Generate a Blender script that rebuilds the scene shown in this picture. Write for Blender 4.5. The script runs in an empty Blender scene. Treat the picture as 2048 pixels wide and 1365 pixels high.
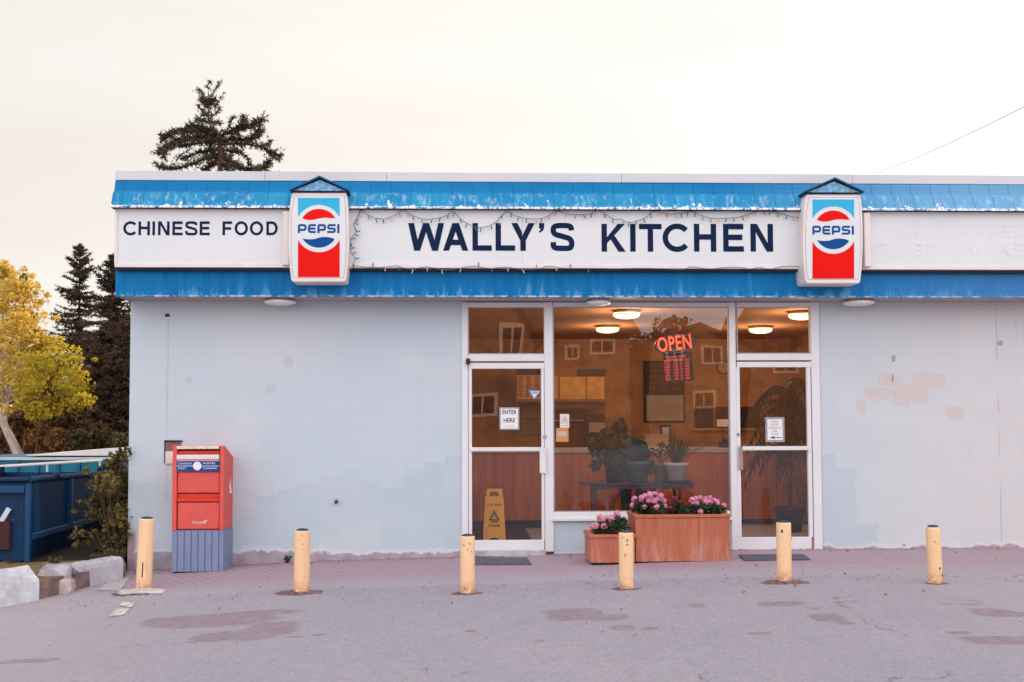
import bpy, bmesh, math, random
from mathutils import Vector, Matrix
random.seed(7)
R = math.radians
S = bpy.context.scene
COL = S.collection

# ---------------------------------------------------------------- camera
F = 2136.0; DW = 12.0
YAW, PIT, ROL, SX, SY, CH = 0.03355603, 0.04777991, -0.00245495, -47.832, 53.317, 1.50040
_cy, _sy, _cp, _sp = math.cos(YAW), math.sin(YAW), math.cos(PIT), math.sin(PIT)
_f = Vector((_sy*_cp, _cy*_cp, _sp)); _r = Vector((_cy, -_sy, 0)); _u = _r.cross(_f)
CR = _r*math.cos(ROL) + _u*math.sin(ROL); CU = -_r*math.sin(ROL) + _u*math.cos(ROL)
cam = bpy.data.cameras.new('camera'); cam_o = bpy.data.objects.new('camera', cam); COL.objects.link(cam_o)
cam.sensor_width = 36; cam.lens = F/2048*36; cam.shift_x = -SX/2048; cam.shift_y = SY/2048
cam.clip_start = 0.1; cam.clip_end = 3000
m = Matrix((CR, CU, -_f)).transposed().to_4x4(); m.translation = (0, -DW, CH)
cam_o.matrix_world = m
S.camera = cam_o

def ray(px, py):
    return _f + CR*((px-1024-SX)/F) - CU*((py-682.5-SY)/F)
def at(px, py, Y):
    """world point seen at a photo pixel, on the plane at depth Y"""
    d = ray(px, py); t = (DW+Y)/d.y
    return Vector((d.x*t, Y, CH+d.z*t))
def on_ground(px, py, z=-0.05):
    d = ray(px, py); t = (z-CH)/d.z
    return Vector((d.x*t, -DW+d.y*t, z))

# ---------------------------------------------------------------- exposure, sky, sun
S.view_settings.view_transform = 'Standard'; S.view_settings.look = 'None'
S.view_settings.exposure = 0.15; S.view_settings.gamma = 1
S.render.engine = 'CYCLES'
S.cycles.max_bounces = 8; S.cycles.transparent_max_bounces = 12
SUN_EL, SUN_AZ = 15, 148        # azimuth measured from straight behind the camera towards the right
W = bpy.data.worlds.new('World'); S.world = W; W.use_nodes = True
nt = W.node_tree; nt.nodes.clear()
def wn(t, **k):
    n = nt.nodes.new(t)
    for a, b in k.items(): setattr(n, a, b)
    return n
sky = wn('ShaderNodeTexSky', sky_type='NISHITA', sun_disc=False)
sky.sun_elevation = R(SUN_EL); sky.sun_rotation = R(180-SUN_AZ)
sky.dust_density = 4; sky.air_density = 1.2
bg1 = wn('ShaderNodeBackground'); bg1.inputs[1].default_value = 0.1
nt.links.new(sky.outputs[0], bg1.inputs[0])
tc = wn('ShaderNodeTexCoord')
sep = wn('ShaderNodeSeparateXYZ'); nt.links.new(tc.outputs['Generated'], sep.inputs[0])
mp = wn('ShaderNodeMapping'); mp.inputs['Scale'].default_value = (1.2, 1.2, 5.5)
nt.links.new(tc.outputs['Generated'], mp.inputs[0])
nz = wn('ShaderNodeTexNoise'); nz.inputs['Scale'].default_value = 1.6; nz.inputs['Detail'].default_value = 5
nt.links.new(mp.outputs[0], nz.inputs[0])
cr = wn('ShaderNodeValToRGB')           # thin evening overcast
cr.color_ramp.elements[0].position = 0.32; cr.color_ramp.elements[0].color = (0.86, 0.795, 0.745, 1)
cr.color_ramp.elements[1].position = 0.66; cr.color_ramp.elements[1].color = (0.92, 0.875, 0.83, 1)
nt.links.new(nz.outputs[0], cr.inputs[0])
# brightness by direction: raised behind the camera, opposite the sun, to light the shopfront, and a touch brighter to the right
mr = wn('ShaderNodeMapRange'); mr.inputs[1].default_value = 0.25; mr.inputs[2].default_value = -0.9
mr.inputs[3].default_value = 1.0; mr.inputs[4].default_value = 2.3
nt.links.new(sep.outputs[1], mr.inputs[0])
mx = wn('ShaderNodeMath', operation='MULTIPLY_ADD'); mx.inputs[1].default_value = 0.16
nt.links.new(sep.outputs[0], mx.inputs[0]); nt.links.new(mr.outputs[0], mx.inputs[2])
mu = wn('ShaderNodeVectorMath', operation='SCALE')
nt.links.new(cr.outputs[0], mu.inputs[0]); nt.links.new(mx.outputs[0], mu.inputs['Scale'])
bg2 = wn('ShaderNodeBackground'); bg2.inputs[1].default_value = 1.04
mxc = wn('ShaderNodeMix', data_type='RGBA', blend_type='MULTIPLY'); mxc.inputs[0].default_value = 1
tb = wn('ShaderNodeMapRange'); tb.inputs[1].default_value = 0.35; tb.inputs[2].default_value = -0.7; nt.links.new(sep.outputs[1], tb.inputs[0])
tz = wn('ShaderNodeMix', data_type='RGBA'); tz.inputs[6].default_value = (1, 1, 1, 1); tz.inputs[7].default_value = (.97, .99, 1.11, 1); nt.links.new(tb.outputs[0], tz.inputs[0])
nt.links.new(mu.outputs[0], mxc.inputs[6]); nt.links.new(tz.outputs[2], mxc.inputs[7])
nt.links.new(mxc.outputs[2], bg2.inputs[0])
ms = wn('ShaderNodeMixShader'); ms.inputs[0].default_value = 0.93
nt.links.new(bg1.outputs[0], ms.inputs[1]); nt.links.new(bg2.outputs[0], ms.inputs[2])
wo = wn('ShaderNodeOutputWorld'); nt.links.new(ms.outputs[0], wo.inputs[0])

sl = bpy.data.lights.new('sun', 'SUN'); sl.energy = 4.2; sl.angle = R(2.0); sl.color = (1, 0.66, 0.40)
so = bpy.data.objects.new('sun', sl); COL.objects.link(so)
sd = Vector((math.sin(R(SUN_AZ))*math.cos(R(SUN_EL)), -math.cos(R(SUN_AZ))*math.cos(R(SUN_EL)), math.sin(R(SUN_EL))))
so.rotation_euler = sd.to_track_quat('Z', 'Y').to_euler()
so.location = sd*60

# ---------------------------------------------------------------- materials
class NB:
    """small node-graph builder"""
    def __init__(s, name):
        s.m = bpy.data.materials.new(name); s.m.use_nodes = True
        s.t = s.m.node_tree; s.b = s.t.nodes['Principled BSDF']; s._c = None
    def n(s, t, **k):
        n = s.t.nodes.new(t)
        for a, b in k.items(): setattr(n, a, b)
        return n
    def l(s, a, b): s.t.links.new(a, b)
    def put(s, v, sock):
        if isinstance(v, (int, float)): sock.default_value = v
        elif isinstance(v, tuple): sock.default_value = (v+(1,))[:len(sock.default_value)] if len(v) == 3 else v
        else: s.l(v, sock)
    def coord(s):
        if s._c is None: s._c = s.n('ShaderNodeTexCoord').outputs['Object']
        return s._c
    def math(s, op, a, b=0.0, c=None, clamp=False):
        n = s.n('ShaderNodeMath', operation=op, use_clamp=clamp)
        s.put(a, n.inputs[0]); s.put(b, n.inputs[1])
        if c is not None: s.put(c, n.inputs[2])
        return n.outputs[0]
    def noise(s, scale, detail=3, rough=.55, stretch=(1, 1, 1), vec=None, w=0):
        v = vec or s.coord()
        mp = s.n('ShaderNodeMapping'); mp.inputs['Scale'].default_value = stretch
        mp.inputs['Location'].default_value = (w*3.1, w*1.7, w*2.3)
        s.l(v, mp.inputs[0])
        n = s.n('ShaderNodeTexNoise'); n.inputs['Scale'].default_value = scale
        n.inputs['Detail'].default_value = detail; n.inputs['Roughness'].default_value = rough
        s.l(mp.outputs[0], n.inputs[0]); return n.outputs[0]
    def ramp(s, v, lo, hi, a=0.0, b=1.0, smooth=False):
        n = s.n('ShaderNodeMapRange', clamp=True)
        if smooth: n.interpolation_type = 'SMOOTHSTEP'
        s.put(v, n.inputs[0]); n.inputs[1].default_value = lo; n.inputs[2].default_value = hi
        n.inputs[3].default_value = a; n.inputs[4].default_value = b
        return n.outputs[0]
    def mix(s, fac, a, b, mode='MIX'):
        n = s.n('ShaderNodeMix', data_type='RGBA', blend_type=mode)
        s.put(fac, n.inputs[0]); s.put(a, n.inputs[6]); s.put(b, n.inputs[7])
        return n.outputs[2]
    def xyz(s):
        n = s.n('ShaderNodeSeparateXYZ'); s.l(s.coord(), n.inputs[0]); return n.outputs
    def bump(s, h, strength=.3, dist=.01):
        n = s.n('ShaderNodeBump'); n.inputs['Strength'].default_value = strength; n.inputs['Distance'].default_value = dist
        s.l(h, n.inputs['Height']); s.l(n.outputs[0], s.b.inputs['Normal'])
    def col(s, c): s.put(c, s.b.inputs['Base Color'])
    def rough(s, r): s.put(r, s.b.inputs['Roughness'])
    def patches(s, lst, u, v, warp=.35, scale=9, soft=.12):
        """mask (0..1) of blobs (u, v, half width, half height) with ragged outline"""
        nz = s.noise(scale, 4, .65); nz = s.math('MULTIPLY', s.math('SUBTRACT', nz, .5), warp*4)
        best = None
        for (cu, cv, hu, hv) in lst:
            a = s.math('POWER', s.math('ABSOLUTE', s.math('MULTIPLY_ADD', u, 1/hu, -cu/hu)), 3.0)
            b = s.math('POWER', s.math('ABSOLUTE', s.math('MULTIPLY_ADD', v, 1/hv, -cv/hv)), 3.0)
            d = s.math('ADD', a, b)
            best = d if best is None else s.math('MINIMUM', best, d)
        d = s.math('ADD', s.math('MINIMUM', best, 4.0), nz)
        return s.ramp(d, 1+soft, 1-soft, 0, 1, True)

def rgb255(r, g, b):
    f = lambda c: ((c/255+.055)/1.055)**2.4 if c > 10 else c/255/12.92
    return (f(r), f(g), f(b))

def simple(name, c, rough=.6, var=.12, scale=6, bump=.0, bscale=60, metal=0, spec=.28, stretch=(1, 1, 1)):
    b = NB(name)
    n1 = b.noise(scale, 4, .6, stretch)
    lo = tuple(x*(1-var) for x in c); hi = tuple(min(1, x*(1+var)) for x in c)
    b.col(b.mix(b.ramp(n1, .3, .7), lo, hi)); b.rough(b.ramp(b.noise(scale*2, 2), .3, .7, max(0, rough-.08), min(1, rough+.08)))
    b.b.inputs['Metallic'].default_value = metal; b.b.inputs['Specular IOR Level'].default_value = spec
    if bump: b.bump(b.noise(bscale, 4), bump, .01)
    return b.m

def emis(name, c, strength):
    b = NB(name); b.col((.02, .02, .02)); b.put(c, b.b.inputs['Emission Color']); b.b.inputs['Emission Strength'].default_value = strength
    return b.m

M = {}
M['white_frame'] = simple('white_frame', (.70, .70, .71), .45, .04, 3)
M['white_metal'] = simple('white_metal', (.72, .70, .68), .5, .07, 4, .05)
M['seam_grey'] = simple('seam_grey', (.36, .36, .38), .6)
M['dark'] = simple('dark', (.02, .02, .025), .5)
M['black'] = simple('black', (.012, .012, .014), .45)
M['navy'] = simple('navy', (.006, .017, .055), .45, .15, 5, spec=.06)
M['logo_blue'] = simple('logo_blue', (.004, .075, .27), .4, .08, 3, spec=.06)
M['logo_red'] = simple('logo_red', (.74, .008, .006), .4, .06, 3, spec=.06)
M['logo_cyan'] = simple('logo_cyan', (.04, .42, .66), .4, .05, 3, spec=.06)
M['paper'] = simple('paper', (.78, .76, .74), .8, .04, 5)
M['ink'] = simple('ink', (.012, .05, .13), .6)
M['grey_ink'] = simple('grey_ink', (.25, .28, .33), .6)
M['chrome'] = simple('chrome', (.5, .5, .5), .25, .05, 3, metal=1)

# glass: thin clear pane with mirror reflection
b = NB('window_glass'); t = b.t
tr = b.n('ShaderNodeBsdfTransparent'); tr.inputs[0].default_value = (.93, .94, .93, 1)
gl = b.n('ShaderNodeBsdfGlossy'); gl.inputs['Roughness'].default_value = .0
fr = b.n('ShaderNodeFresnel'); fr.inputs[0].default_value = 1.75
nz_ = b.noise(1.3, 1); bp = b.n('ShaderNodeBump'); bp.inputs['Strength'].default_value = .10; bp.inputs['Distance'].default_value = .01
b.l(nz_, bp.inputs['Height']); b.l(bp.outputs[0], gl.inputs['Normal'])
smudge = b.ramp(b.noise(3.5, 5, .7), .35, .75, .0, .014)
mxs = b.n('ShaderNodeMixShader'); b.l(b.math('MULTIPLY', fr.outputs[0], 1.35, clamp=True), mxs.inputs[0]); b.l(tr.outputs[0], mxs.inputs[1]); b.l(gl.outputs[0], mxs.inputs[2])
df = b.n('ShaderNodeBsdfDiffuse'); df.inputs[0].default_value = (.7, .62, .6, 1)
mx2 = b.n('ShaderNodeMixShader'); b.l(smudge, mx2.inputs[0]); b.l(mxs.outputs[0], mx2.inputs[1]); b.l(df.outputs[0], mx2.inputs[2])
b.l(mx2.outputs[0], t.nodes['Material Output'].inputs[0]); M['glass'] = b.m

def leafmat(name, c1, c2, scale=3, rough=.6, trans=.25):
    b = NB(name)
    n1 = b.noise(scale, 3, .6); n2 = b.noise(scale*9, 2)
    f = b.math('ADD', b.math('MULTIPLY', n1, .6), b.math('MULTIPLY', n2, .4))
    b.col(b.mix(b.ramp(f, .36, .64), c1, c2)); b.rough(rough); b.b.inputs['Specular IOR Level'].default_value = .25
    tl = b.n('ShaderNodeBsdfTranslucent'); b.l(b.b.inputs['Base Color'].links[0].from_socket, tl.inputs[0])
    mxx = b.n('ShaderNodeMixShader'); mxx.inputs[0].default_value = trans
    b.l(b.b.outputs[0], mxx.inputs[1]); b.l(tl.outputs[0], mxx.inputs[2]); b.l(mxx.outputs[0], b.t.nodes['Material Output'].inputs[0])
    return b.m

# ---------------------------------------------------------------- object helpers
def wloc(o):
    v = Vector((0, 0, 0))
    while o is not None: v += o.location; o = o.parent
    return v
def tag(o, label=None, cat=None, group=None, kind=None):
    if label: o['label'] = label
    if cat: o['category'] = cat
    if group: o['group'] = group
    if kind: o['kind'] = kind
    return o
def thing(name, label, cat, loc=(0, 0, 0), group=None, rz=0):
    o = bpy.data.objects.new(name, None); COL.objects.link(o); o.location = loc; o.rotation_euler = (0, 0, rz)
    o.empty_display_size = .1
    return tag(o, label, cat, group)
def copy_tree(o, parent=None):
    c = o.copy(); COL.objects.link(c); c.parent = parent
    for ch in [x for x in o.children]: copy_tree(ch, c)
    return c

class MB:
    def __init__(s): s.v = []; s.f = []; s.sm = []
    def add(s, vs, fs, smooth=False):
        k = len(s.v); s.v += [tuple(v) for v in vs]; s.f += [tuple(i+k for i in f) for f in fs]; s.sm += [smooth]*len(fs); return s
    def box(s, x0, x1, y0, y1, z0, z1):
        if x0 > x1: x0, x1 = x1, x0
        if y0 > y1: y0, y1 = y1, y0
        if z0 > z1: z0, z1 = z1, z0
        vs = [(x, y, z) for x in (x0, x1) for y in (y0, y1) for z in (z0, z1)]
        return s.add(vs, [(0, 1, 3, 2), (4, 6, 7, 5), (0, 4, 5, 1), (2, 3, 7, 6), (0, 2, 6, 4), (1, 5, 7, 3)])
    def obox(s, c, sx, sy, sz, rot=None):
        """box of size sx,sy,sz around c, rotated by a matrix"""
        c = Vector(c); vs = []
        for x in (-.5, .5):
            for y in (-.5, .5):
                for z in (-.5, .5):
                    v = Vector((x*sx, y*sy, z*sz)); v = (rot @ v if rot else v)+c; vs.append(v)
        return s.add(vs, [(0, 1, 3, 2), (4, 6, 7, 5), (0, 4, 5, 1), (2, 3, 7, 6), (0, 2, 6, 4), (1, 5, 7, 3)])
    def prism(s, pts, y0, y1):
        """polygon of (x,z) extruded from y0 (front) to y1"""
        n = len(pts)
        vs = [(x, y0, z) for x, z in pts]+[(x, y1, z) for x, z in pts]
        fs = [tuple(range(n)), tuple(range(2*n-1, n-1, -1))]+[(i, i+n, (i+1) % n+n, (i+1) % n) for i in range(n)]
        return s.add(vs, fs)
    def prism_x(s, pts, x0, x1):
        """polygon of (y,z) extruded along x"""
        n = len(pts)
        vs = [(x0, y, z) for y, z in pts]+[(x1, y, z) for y, z in pts]
        fs = [tuple(range(n)), tuple(range(2*n-1, n-1, -1))]+[(i, i+n, (i+1) % n+n, (i+1) % n) for i in range(n)]
        return s.add(vs, fs)
    def strip_x(s, prof, x0, x1, nx=1, jit=0):
        """open sheet: profile of (y,z) swept along x"""
        n = len(prof); vs = []; fs = []
        for i in range(nx+1):
            x = x0+(x1-x0)*i/nx
            for (y, z) in prof: vs.append((x, y+random.uniform(-jit, jit), z+random.uniform(-jit, jit)))
        for i in range(nx):
            for j in range(n-1): fs.append((i*n+j, (i+1)*n+j, (i+1)*n+j+1, i*n+j+1))
        return s.add(vs, fs)
    def tube(s, pts, r, seg=8, r1=None, cap=True, smooth=True):
        pts = [Vector(p) for p in pts]; n = len(pts); vs = []; fs = []
        rs = [r if r1 is None else r+(r1-r)*i/(n-1) for i in range(n)] if not isinstance(r, (list, tuple)) else r
        for i, p in enumerate(pts):
            d = (pts[min(i+1, n-1)]-pts[max(i-1, 0)]).normalized()
            a = d.cross(Vector((0, 0, 1)) if abs(d.z) < .9 else Vector((1, 0, 0))).normalized(); c = d.cross(a)
            for k in range(seg):
                t = 2*math.pi*k/seg; vs.append(p+(a*math.cos(t)+c*math.sin(t))*rs[i])
        for i in range(n-1):
            for k in range(seg):
                fs.append((i*seg+k, (i+1)*seg+k, (i+1)*seg+(k+1) % seg, i*seg+(k+1) % seg))
        s.add(vs, fs, smooth)
        if cap: s.add(vs[:seg], [tuple(range(seg))]); s.add(vs[-seg:], [tuple(range(seg-1, -1, -1))])
        return s
    def lathe(s, prof, c=(0, 0, 0), seg=24, smooth=True):
        """profile of (r,z) turned about the vertical axis"""
        cx, cy, cz = c; n = len(prof); vs = []; fs = []
        for k in range(seg):
            t = 2*math.pi*k/seg
            for (r, z) in prof: vs.append((cx+r*math.cos(t), cy+r*math.sin(t), cz+z))
        for k in range(seg):
            for j in range(n-1):
                a, d = k*n+j, ((k+1) % seg)*n+j
                fs.append((a, d, d+1, a+1))
        return s.add(vs, fs, smooth)
    def ball(s, c, rx, ry=None, rz=None, u=12, v=8, jit=0):
        ry = ry or rx; rz = rz or rx; vs = []; fs = []
        for i in range(v+1):
            ph = math.pi*i/v
            for k in range(u):
                t = 2*math.pi*k/u; q = 1+random.uniform(-jit, jit)
                vs.append((c[0]+rx*q*math.sin(ph)*math.cos(t), c[1]+ry*q*math.sin(ph)*math.sin(t), c[2]+rz*q*math.cos(ph)))
        for i in range(v):
            for k in range(u): fs.append((i*u+k, (i+1)*u+k, (i+1)*u+(k+1) % u, i*u+(k+1) % u))
        return s.add(vs, fs, True)
    def flat(s, pts, y):
        """upright polygon facing the street, pts (x,z)"""
        return s.add([(x, y, z) for x, z in pts], [tuple(range(len(pts)))])
    def build(s, name, mat, parent=None, bevel=0, seg=1, local=False, solid=0, uvn=False):
        o_ = Vector((0, 0, 0)) if (local or parent is None) else wloc(parent)
        me = bpy.data.meshes.new(name)
        me.from_pydata([tuple(Vector(v)-o_) for v in s.v], [], s.f)
        me.polygons.foreach_set('use_smooth', s.sm)
        bm = bmesh.new(); bm.from_mesh(me)
        if len(s.f) < 60000 and not any(s.sm[:1]) or bevel:
            bmesh.ops.recalc_face_normals(bm, faces=bm.faces)
        bm.to_mesh(me); bm.free(); me.update()
        me.materials.append(mat)
        o = bpy.data.objects.new(name, me); COL.objects.link(o); o.parent = parent
        if bevel:
            md = o.modifiers.new('bevel', 'BEVEL'); md.width = bevel; md.segments = seg; md.limit_method = 'ANGLE'; md.angle_limit = R(40)
        if solid:
            md = o.modifiers.new('solid', 'SOLIDIFY'); md.thickness = solid; md.offset = 0
        return o

def pbox(mb, px0, py0, px1, py1, Y0, Y1):
    """box whose front face (plane Y0) covers a photo rectangle"""
    a = at(px0, py0, Y0); c = at(px1, py1, Y0)
    e = at(px1, py0, Y0); g = at(px0, py1, Y0)
    return mb.box((a.x+g.x)/2, (c.x+e.x)/2, Y0, Y1, (a.z+e.z)/2, (c.z+g.z)/2)
def XZ(px, py, Y):
    p = at(px, py, Y); return (p.x, p.z)
def MID(px, py): return at(px, py, 0)

# text from Blender's built-in lettering
def text_obj(name, body, height, x, y, z, mat, parent=None, align='CENTER', xs=1.0, off=0.0, track=1.0, rotz=0, tilt=0, fit=0):
    cu = bpy.data.curves.new('t', 'FONT'); cu.body = body; cu.size = 1; cu.align_x = align; cu.align_y = 'CENTER'
    cu.offset = off; cu.space_character = track; cu.resolution_u = 3; cu.extrude = .0
    o = bpy.data.objects.new('t', cu); COL.objects.link(o)
    dg = bpy.context.evaluated_depsgraph_get(); me = bpy.data.meshes.new_from_object(o.evaluated_get(dg))
    bpy.data.objects.remove(o); bpy.data.curves.remove(cu)
    k = height/0.72
    if fit and len(me.vertices):
        ww = max(v.co.x for v in me.vertices)-min(v.co.x for v in me.vertices); xs = fit/(ww*k)
    base = Vector((x, y, z))-(wloc(parent) if parent else Vector((0, 0, 0)))
    mt = Matrix.Translation(base) @ Matrix.Rotation(rotz, 4, 'Z') @ Matrix.Rotation(tilt, 4, 'Y') @ Matrix.Rotation(R(90), 4, 'X') @ Matrix.Diagonal((k*xs, k, k, 1))
    me.transform(mt)
    me.materials.clear(); me.materials.append(mat)
    o = bpy.data.objects.new(name, me); COL.objects.link(o); o.parent = parent
    return o
def join(name, objs, parent):
    """several pieces of one inscription -> one mesh"""
    bm = bmesh.new(); mats = []
    for o in objs:
        k = len(mats); mats += list(o.data.materials)
        n0 = len(bm.faces); bm.from_mesh(o.data); bm.faces.ensure_lookup_table()
        for f in bm.faces[n0:]: f.material_index = k
    me = bpy.data.meshes.new(name); bm.to_mesh(me); bm.free()
    for mm in mats: me.materials.append(mm)
    for o in objs: bpy.data.objects.remove(o)
    o = bpy.data.objects.new(name, me); COL.objects.link(o); o.parent = parent
    return o

# grotesque sign letters drawn with strokes in a unit-high box of width w (x 0..w, z 0..1)
def arc(cx, cz, rx, rz, a0, a1, n=14):
    return [(cx+rx*math.cos(R(a0+(a1-a0)*i/n)), cz+rz*math.sin(R(a0+(a1-a0)*i/n))) for i in range(n+1)]
def spline(pts, n=6):
    out = []; P = [pts[0]]+list(pts)+[pts[-1]]
    for i in range(1, len(P)-2):
        p0, p1, p2, p3 = P[i-1:i+3]
        for k in range(n):
            t = k/n
            out.append(tuple(.5*((2*p1[j])+(-p0[j]+p2[j])*t+(2*p0[j]-5*p1[j]+4*p2[j]-p3[j])*t*t+(-p0[j]+3*p1[j]-3*p2[j]+p3[j])*t**3) for j in (0, 1)))
    out.append(tuple(pts[-1])); return out
def letter(ch, w, t):
    h = t/2; L = []     # list of (points, closed)
    if ch == 'I': L = [[(w/2, 0), (w/2, 1)]]
    elif ch == 'L': L = [[(h, 0), (h, 1)], [(t, h), (w, h)]]
    elif ch == 'E': L = [[(h, 0), (h, 1)], [(t, h), (w, h)], [(t, .515), (w*.93, .515)], [(t, 1-h), (w*.98, 1-h)]]
    elif ch == 'F': L = [[(h, 0), (h, 1)], [(t, .49), (w*.9, .49)], [(t, 1-h), (w, 1-h)]]
    elif ch == 'H': L = [[(h, 0), (h, 1)], [(w-h, 0), (w-h, 1)], [(t, .53), (w-t, .53)]]
    elif ch == 'T': L = [[(0, 1-h), (w, 1-h)], [(w/2, 0), (w/2, 1-t)]]
    elif ch == 'N': L = [[(h, 0), (h, 1)], [(w-h, 0), (w-h, 1)], ('poly', [(t*.15, 1), (t*1.2, 1), (w-t*.15, 0), (w-t*1.2, 0)])]
    elif ch == 'W':
        a = t*1.08
        L = [('poly', [(0, 1), (a, 1), (w*.25+a*.5, 0), (w*.25-a*.5, 0)]), ('poly', [(w*.5-a*.5, 1), (w*.5+a*.5, 1), (w*.25+a*.5, 0), (w*.25-a*.5, 0)]),
             ('poly', [(w*.5-a*.5, 1), (w*.5+a*.5, 1), (w*.75+a*.5, 0), (w*.75-a*.5, 0)]), ('poly', [(w-a, 1), (w, 1), (w*.75+a*.5, 0), (w*.75-a*.5, 0)])]
    elif ch == 'A':
        a = t*1.1
        L = [('poly', [(0, 0), (a, 0), (w*.5+a*.5, 1), (w*.5-a*.55, 1)]), ('poly', [(w-a, 0), (w, 0), (w*.5+a*.55, 1), (w*.5-a*.5, 1)]), [(w*.22, .30), (w*.78, .30)]]
    elif ch == 'Y':
        a = t*1.15
        L = [('poly', [(0, 1), (a, 1), (w*.5+h, .40), (w*.5-h, .36)]), ('poly', [(w-a, 1), (w, 1), (w*.5+h, .36), (w*.5-h, .40)]), [(w*.5, 0), (w*.5, .40)]]
    elif ch == 'K':
        a = t*1.2
        L = [[(h, 0), (h, 1)], ('poly', [(w-a*1.1, 1), (w, 1), (t, .30), (t, .52)]), ('poly', [(w-a, 0), (w+t*.1, 0), (w*.47, .67), (w*.32, .53)])]
    elif ch == 'O': L = [('ring', arc(w/2, .5, w/2-h, .5-h+.012, 0, 360, 36))]
    elif ch == 'C': rx_ = (w-1.75*h)/1.766; L = [arc(h+rx_, .5, rx_, .5-h+.012, 40, 320, 30)]
    elif ch == 'D': L = [[(h, 0), (h, 1)], [(t, 1-h)]+arc(w*.48, .5, w*.52-h, .5-h, 90, -90, 20)+[(t, h)]]
    elif ch == 'S': L = [spline([(w-h*1.05, .735), (w*.82, .88), (w*.5, 1-h+.01), (w*.19, .88), (w*.115, .74), (w*.2, .60), (w*.5, .52), (w*.8, .43), (w-h, .28), (w*.82, .11), (w*.5, h-.01), (w*.16, .12), (h*.98, .31)], 5)]
    elif ch == "'": L = [('poly', [(0, 1), (w, 1), (w, .84), (w*.82, .74), (w*.1, .64), (0, .70), (w*.42, .80), (0, .80)])]
    # rounded square letters
    elif ch == 'sP': L = [[(h, 0), (h, 1-h*1.0)], [(h, 1-h)]+arc(w-h-.18, 1-h-.18, .18, .18, 90, 0, 5)+arc(w-h-.18, .36+.18, .18, .18, 0, -90, 5)+[(t, .36)]]
    elif ch == 'sE': L = [[(w, 1-h)]+arc(h+.18, 1-h-.18, .18, .18, 90, 180, 5)+arc(h+.18, h+.18, .18, .18, 180, 270, 5)+[(w, h)], [(t, .5), (w*.95, .5)]]
    elif ch == 'sS':
        q = (0.5-h)/2
        L = [[(w*.97, 1-h)]+arc(h+q, 1-h-q, q, q, 90, 270, 8)+arc(w-h-q, h+q, q, q, 90, -90, 8)+[(w*.02, h)]]
    return L
def stroke_faces(mb, pts, t, y, X0, Z0, sc, closed=False):
    n = len(pts); P = [Vector(p) for p in pts]; Ls = []; Rs = []
    if closed: P = P[:-1]; n -= 1
    for i in range(n):
        a = P[(i-1) % n] if (closed or i > 0) else P[i]; c = P[(i+1) % n] if (closed or i < n-1) else P[i]
        d1 = (P[i]-a); d2 = (c-P[i])
        if d1.length < 1e-9: d1 = d2
        if d2.length < 1e-9: d2 = d1
        d1 = d1.normalized(); d2 = d2.normalized(); d = (d1+d2).normalized()
        nrm = Vector((-d.y, d.x)); k = 1/max(.5, nrm.dot(Vector((-d1.y, d1.x))))
        Ls.append(P[i]+nrm*t/2*k); Rs.append(P[i]-nrm*t/2*k)
    vs = [(X0+p.x*sc[0], y, Z0+p.y*sc[1]) for p in Ls]+[(X0+p.x*sc[0], y, Z0+p.y*sc[1]) for p in Rs]
    rng = range(n if closed else n-1)
    mb.add(vs, [(i, n+i, n+(i+1) % n, (i+1) % n) for i in rng])
def put_letter(mb, ch, px0, px1, py0, py1, Y, t):
    """letter filling photo rectangle, on plane Y"""
    a = at(px0, (py0+py1)/2, Y); c = at(px1, (py0+py1)/2, Y); top = at((px0+px1)/2, py0, Y).z; bot = at((px0+px1)/2, py1, Y).z
    H = top-bot; w = (c.x-a.x)/H
    for i, st in enumerate(letter(ch, w, t)):
        y = Y-.0012*i
        if isinstance(st, tuple) and st[0] == 'poly': mb.add([(a.x+p[0]*H, y, bot+p[1]*H) for p in st[1]], [tuple(range(len(st[1])))])
        elif isinstance(st, tuple): stroke_faces(mb, st[1], t, y, a.x, bot, (H, H), True)
        else: stroke_faces(mb, st, t, y, a.x, bot, (H, H))

# ================================================================= SETTING
GX = [(-400, -1.2), (-60, -1.0), (-20, -.55), (-8, -.36), (-5, -.27), (-3, -.14), (-1.5, -.075), (.5, -.03), (2, 0), (3, .02), (20, .02), (400, .02)]
def g(x):
    for (a, za), (c, zc) in zip(GX, GX[1:]):
        if x <= c: return za+(zc-za)*max(0, (x-a))/(c-a)
    return GX[-1][1]
def gpx(px, py):
    p = on_ground(px, py, -.05)
    for _ in range(5): p = on_ground(px, py, g(p.x))
    return p

b = NB('asphalt')
n1 = b.noise(.8, 5, .6); n2 = b.noise(11, 5, .7); n3 = b.noise(160, 3, .8)
c = b.mix(b.ramp(n1, .3, .7), (.345, .325, .375), (.42, .39, .43))
c = b.mix(b.ramp(n2, .35, .7, 0, .55), c, (.265, .255, .315))
c = b.mix(b.ramp(b.noise(38, 4, .85, w=9), .52, .62, 0, .75), c, (.50, .46, .52)); c = b.mix(b.ramp(b.noise(33, 4, .85, w=11), .54, .64, 0, .7), c, (.215, .19, .235)); c = b.mix(b.ramp(b.noise(3.2, 4, .7, (1, .35, 1), w=14), .55, .72, 0, .45), c, (.27, .25, .31)); c = b.mix(b.ramp(n3, .44, .66, 0, .65), c, (.44, .42, .48)); c = b.mix(b.ramp(b.noise(55, 3, .7, w=6), .52, .66, 0, .5), c, (.22, .205, .26)); c = b.mix(b.ramp(b.noise(420, 2, .7, w=2), .45, .62, 0, .45), c, (.24, .22, .27))
v3 = b.n('ShaderNodeTexVoronoi'); v3.inputs['Scale'].default_value = 120; b.l(b.coord(), v3.inputs[0])
c = b.mix(b.ramp(v3.outputs['Distance'], .12, .3, .5, 0), c, (.09, .08, .10))
x_, y_, z_ = b.xyz()
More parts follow.
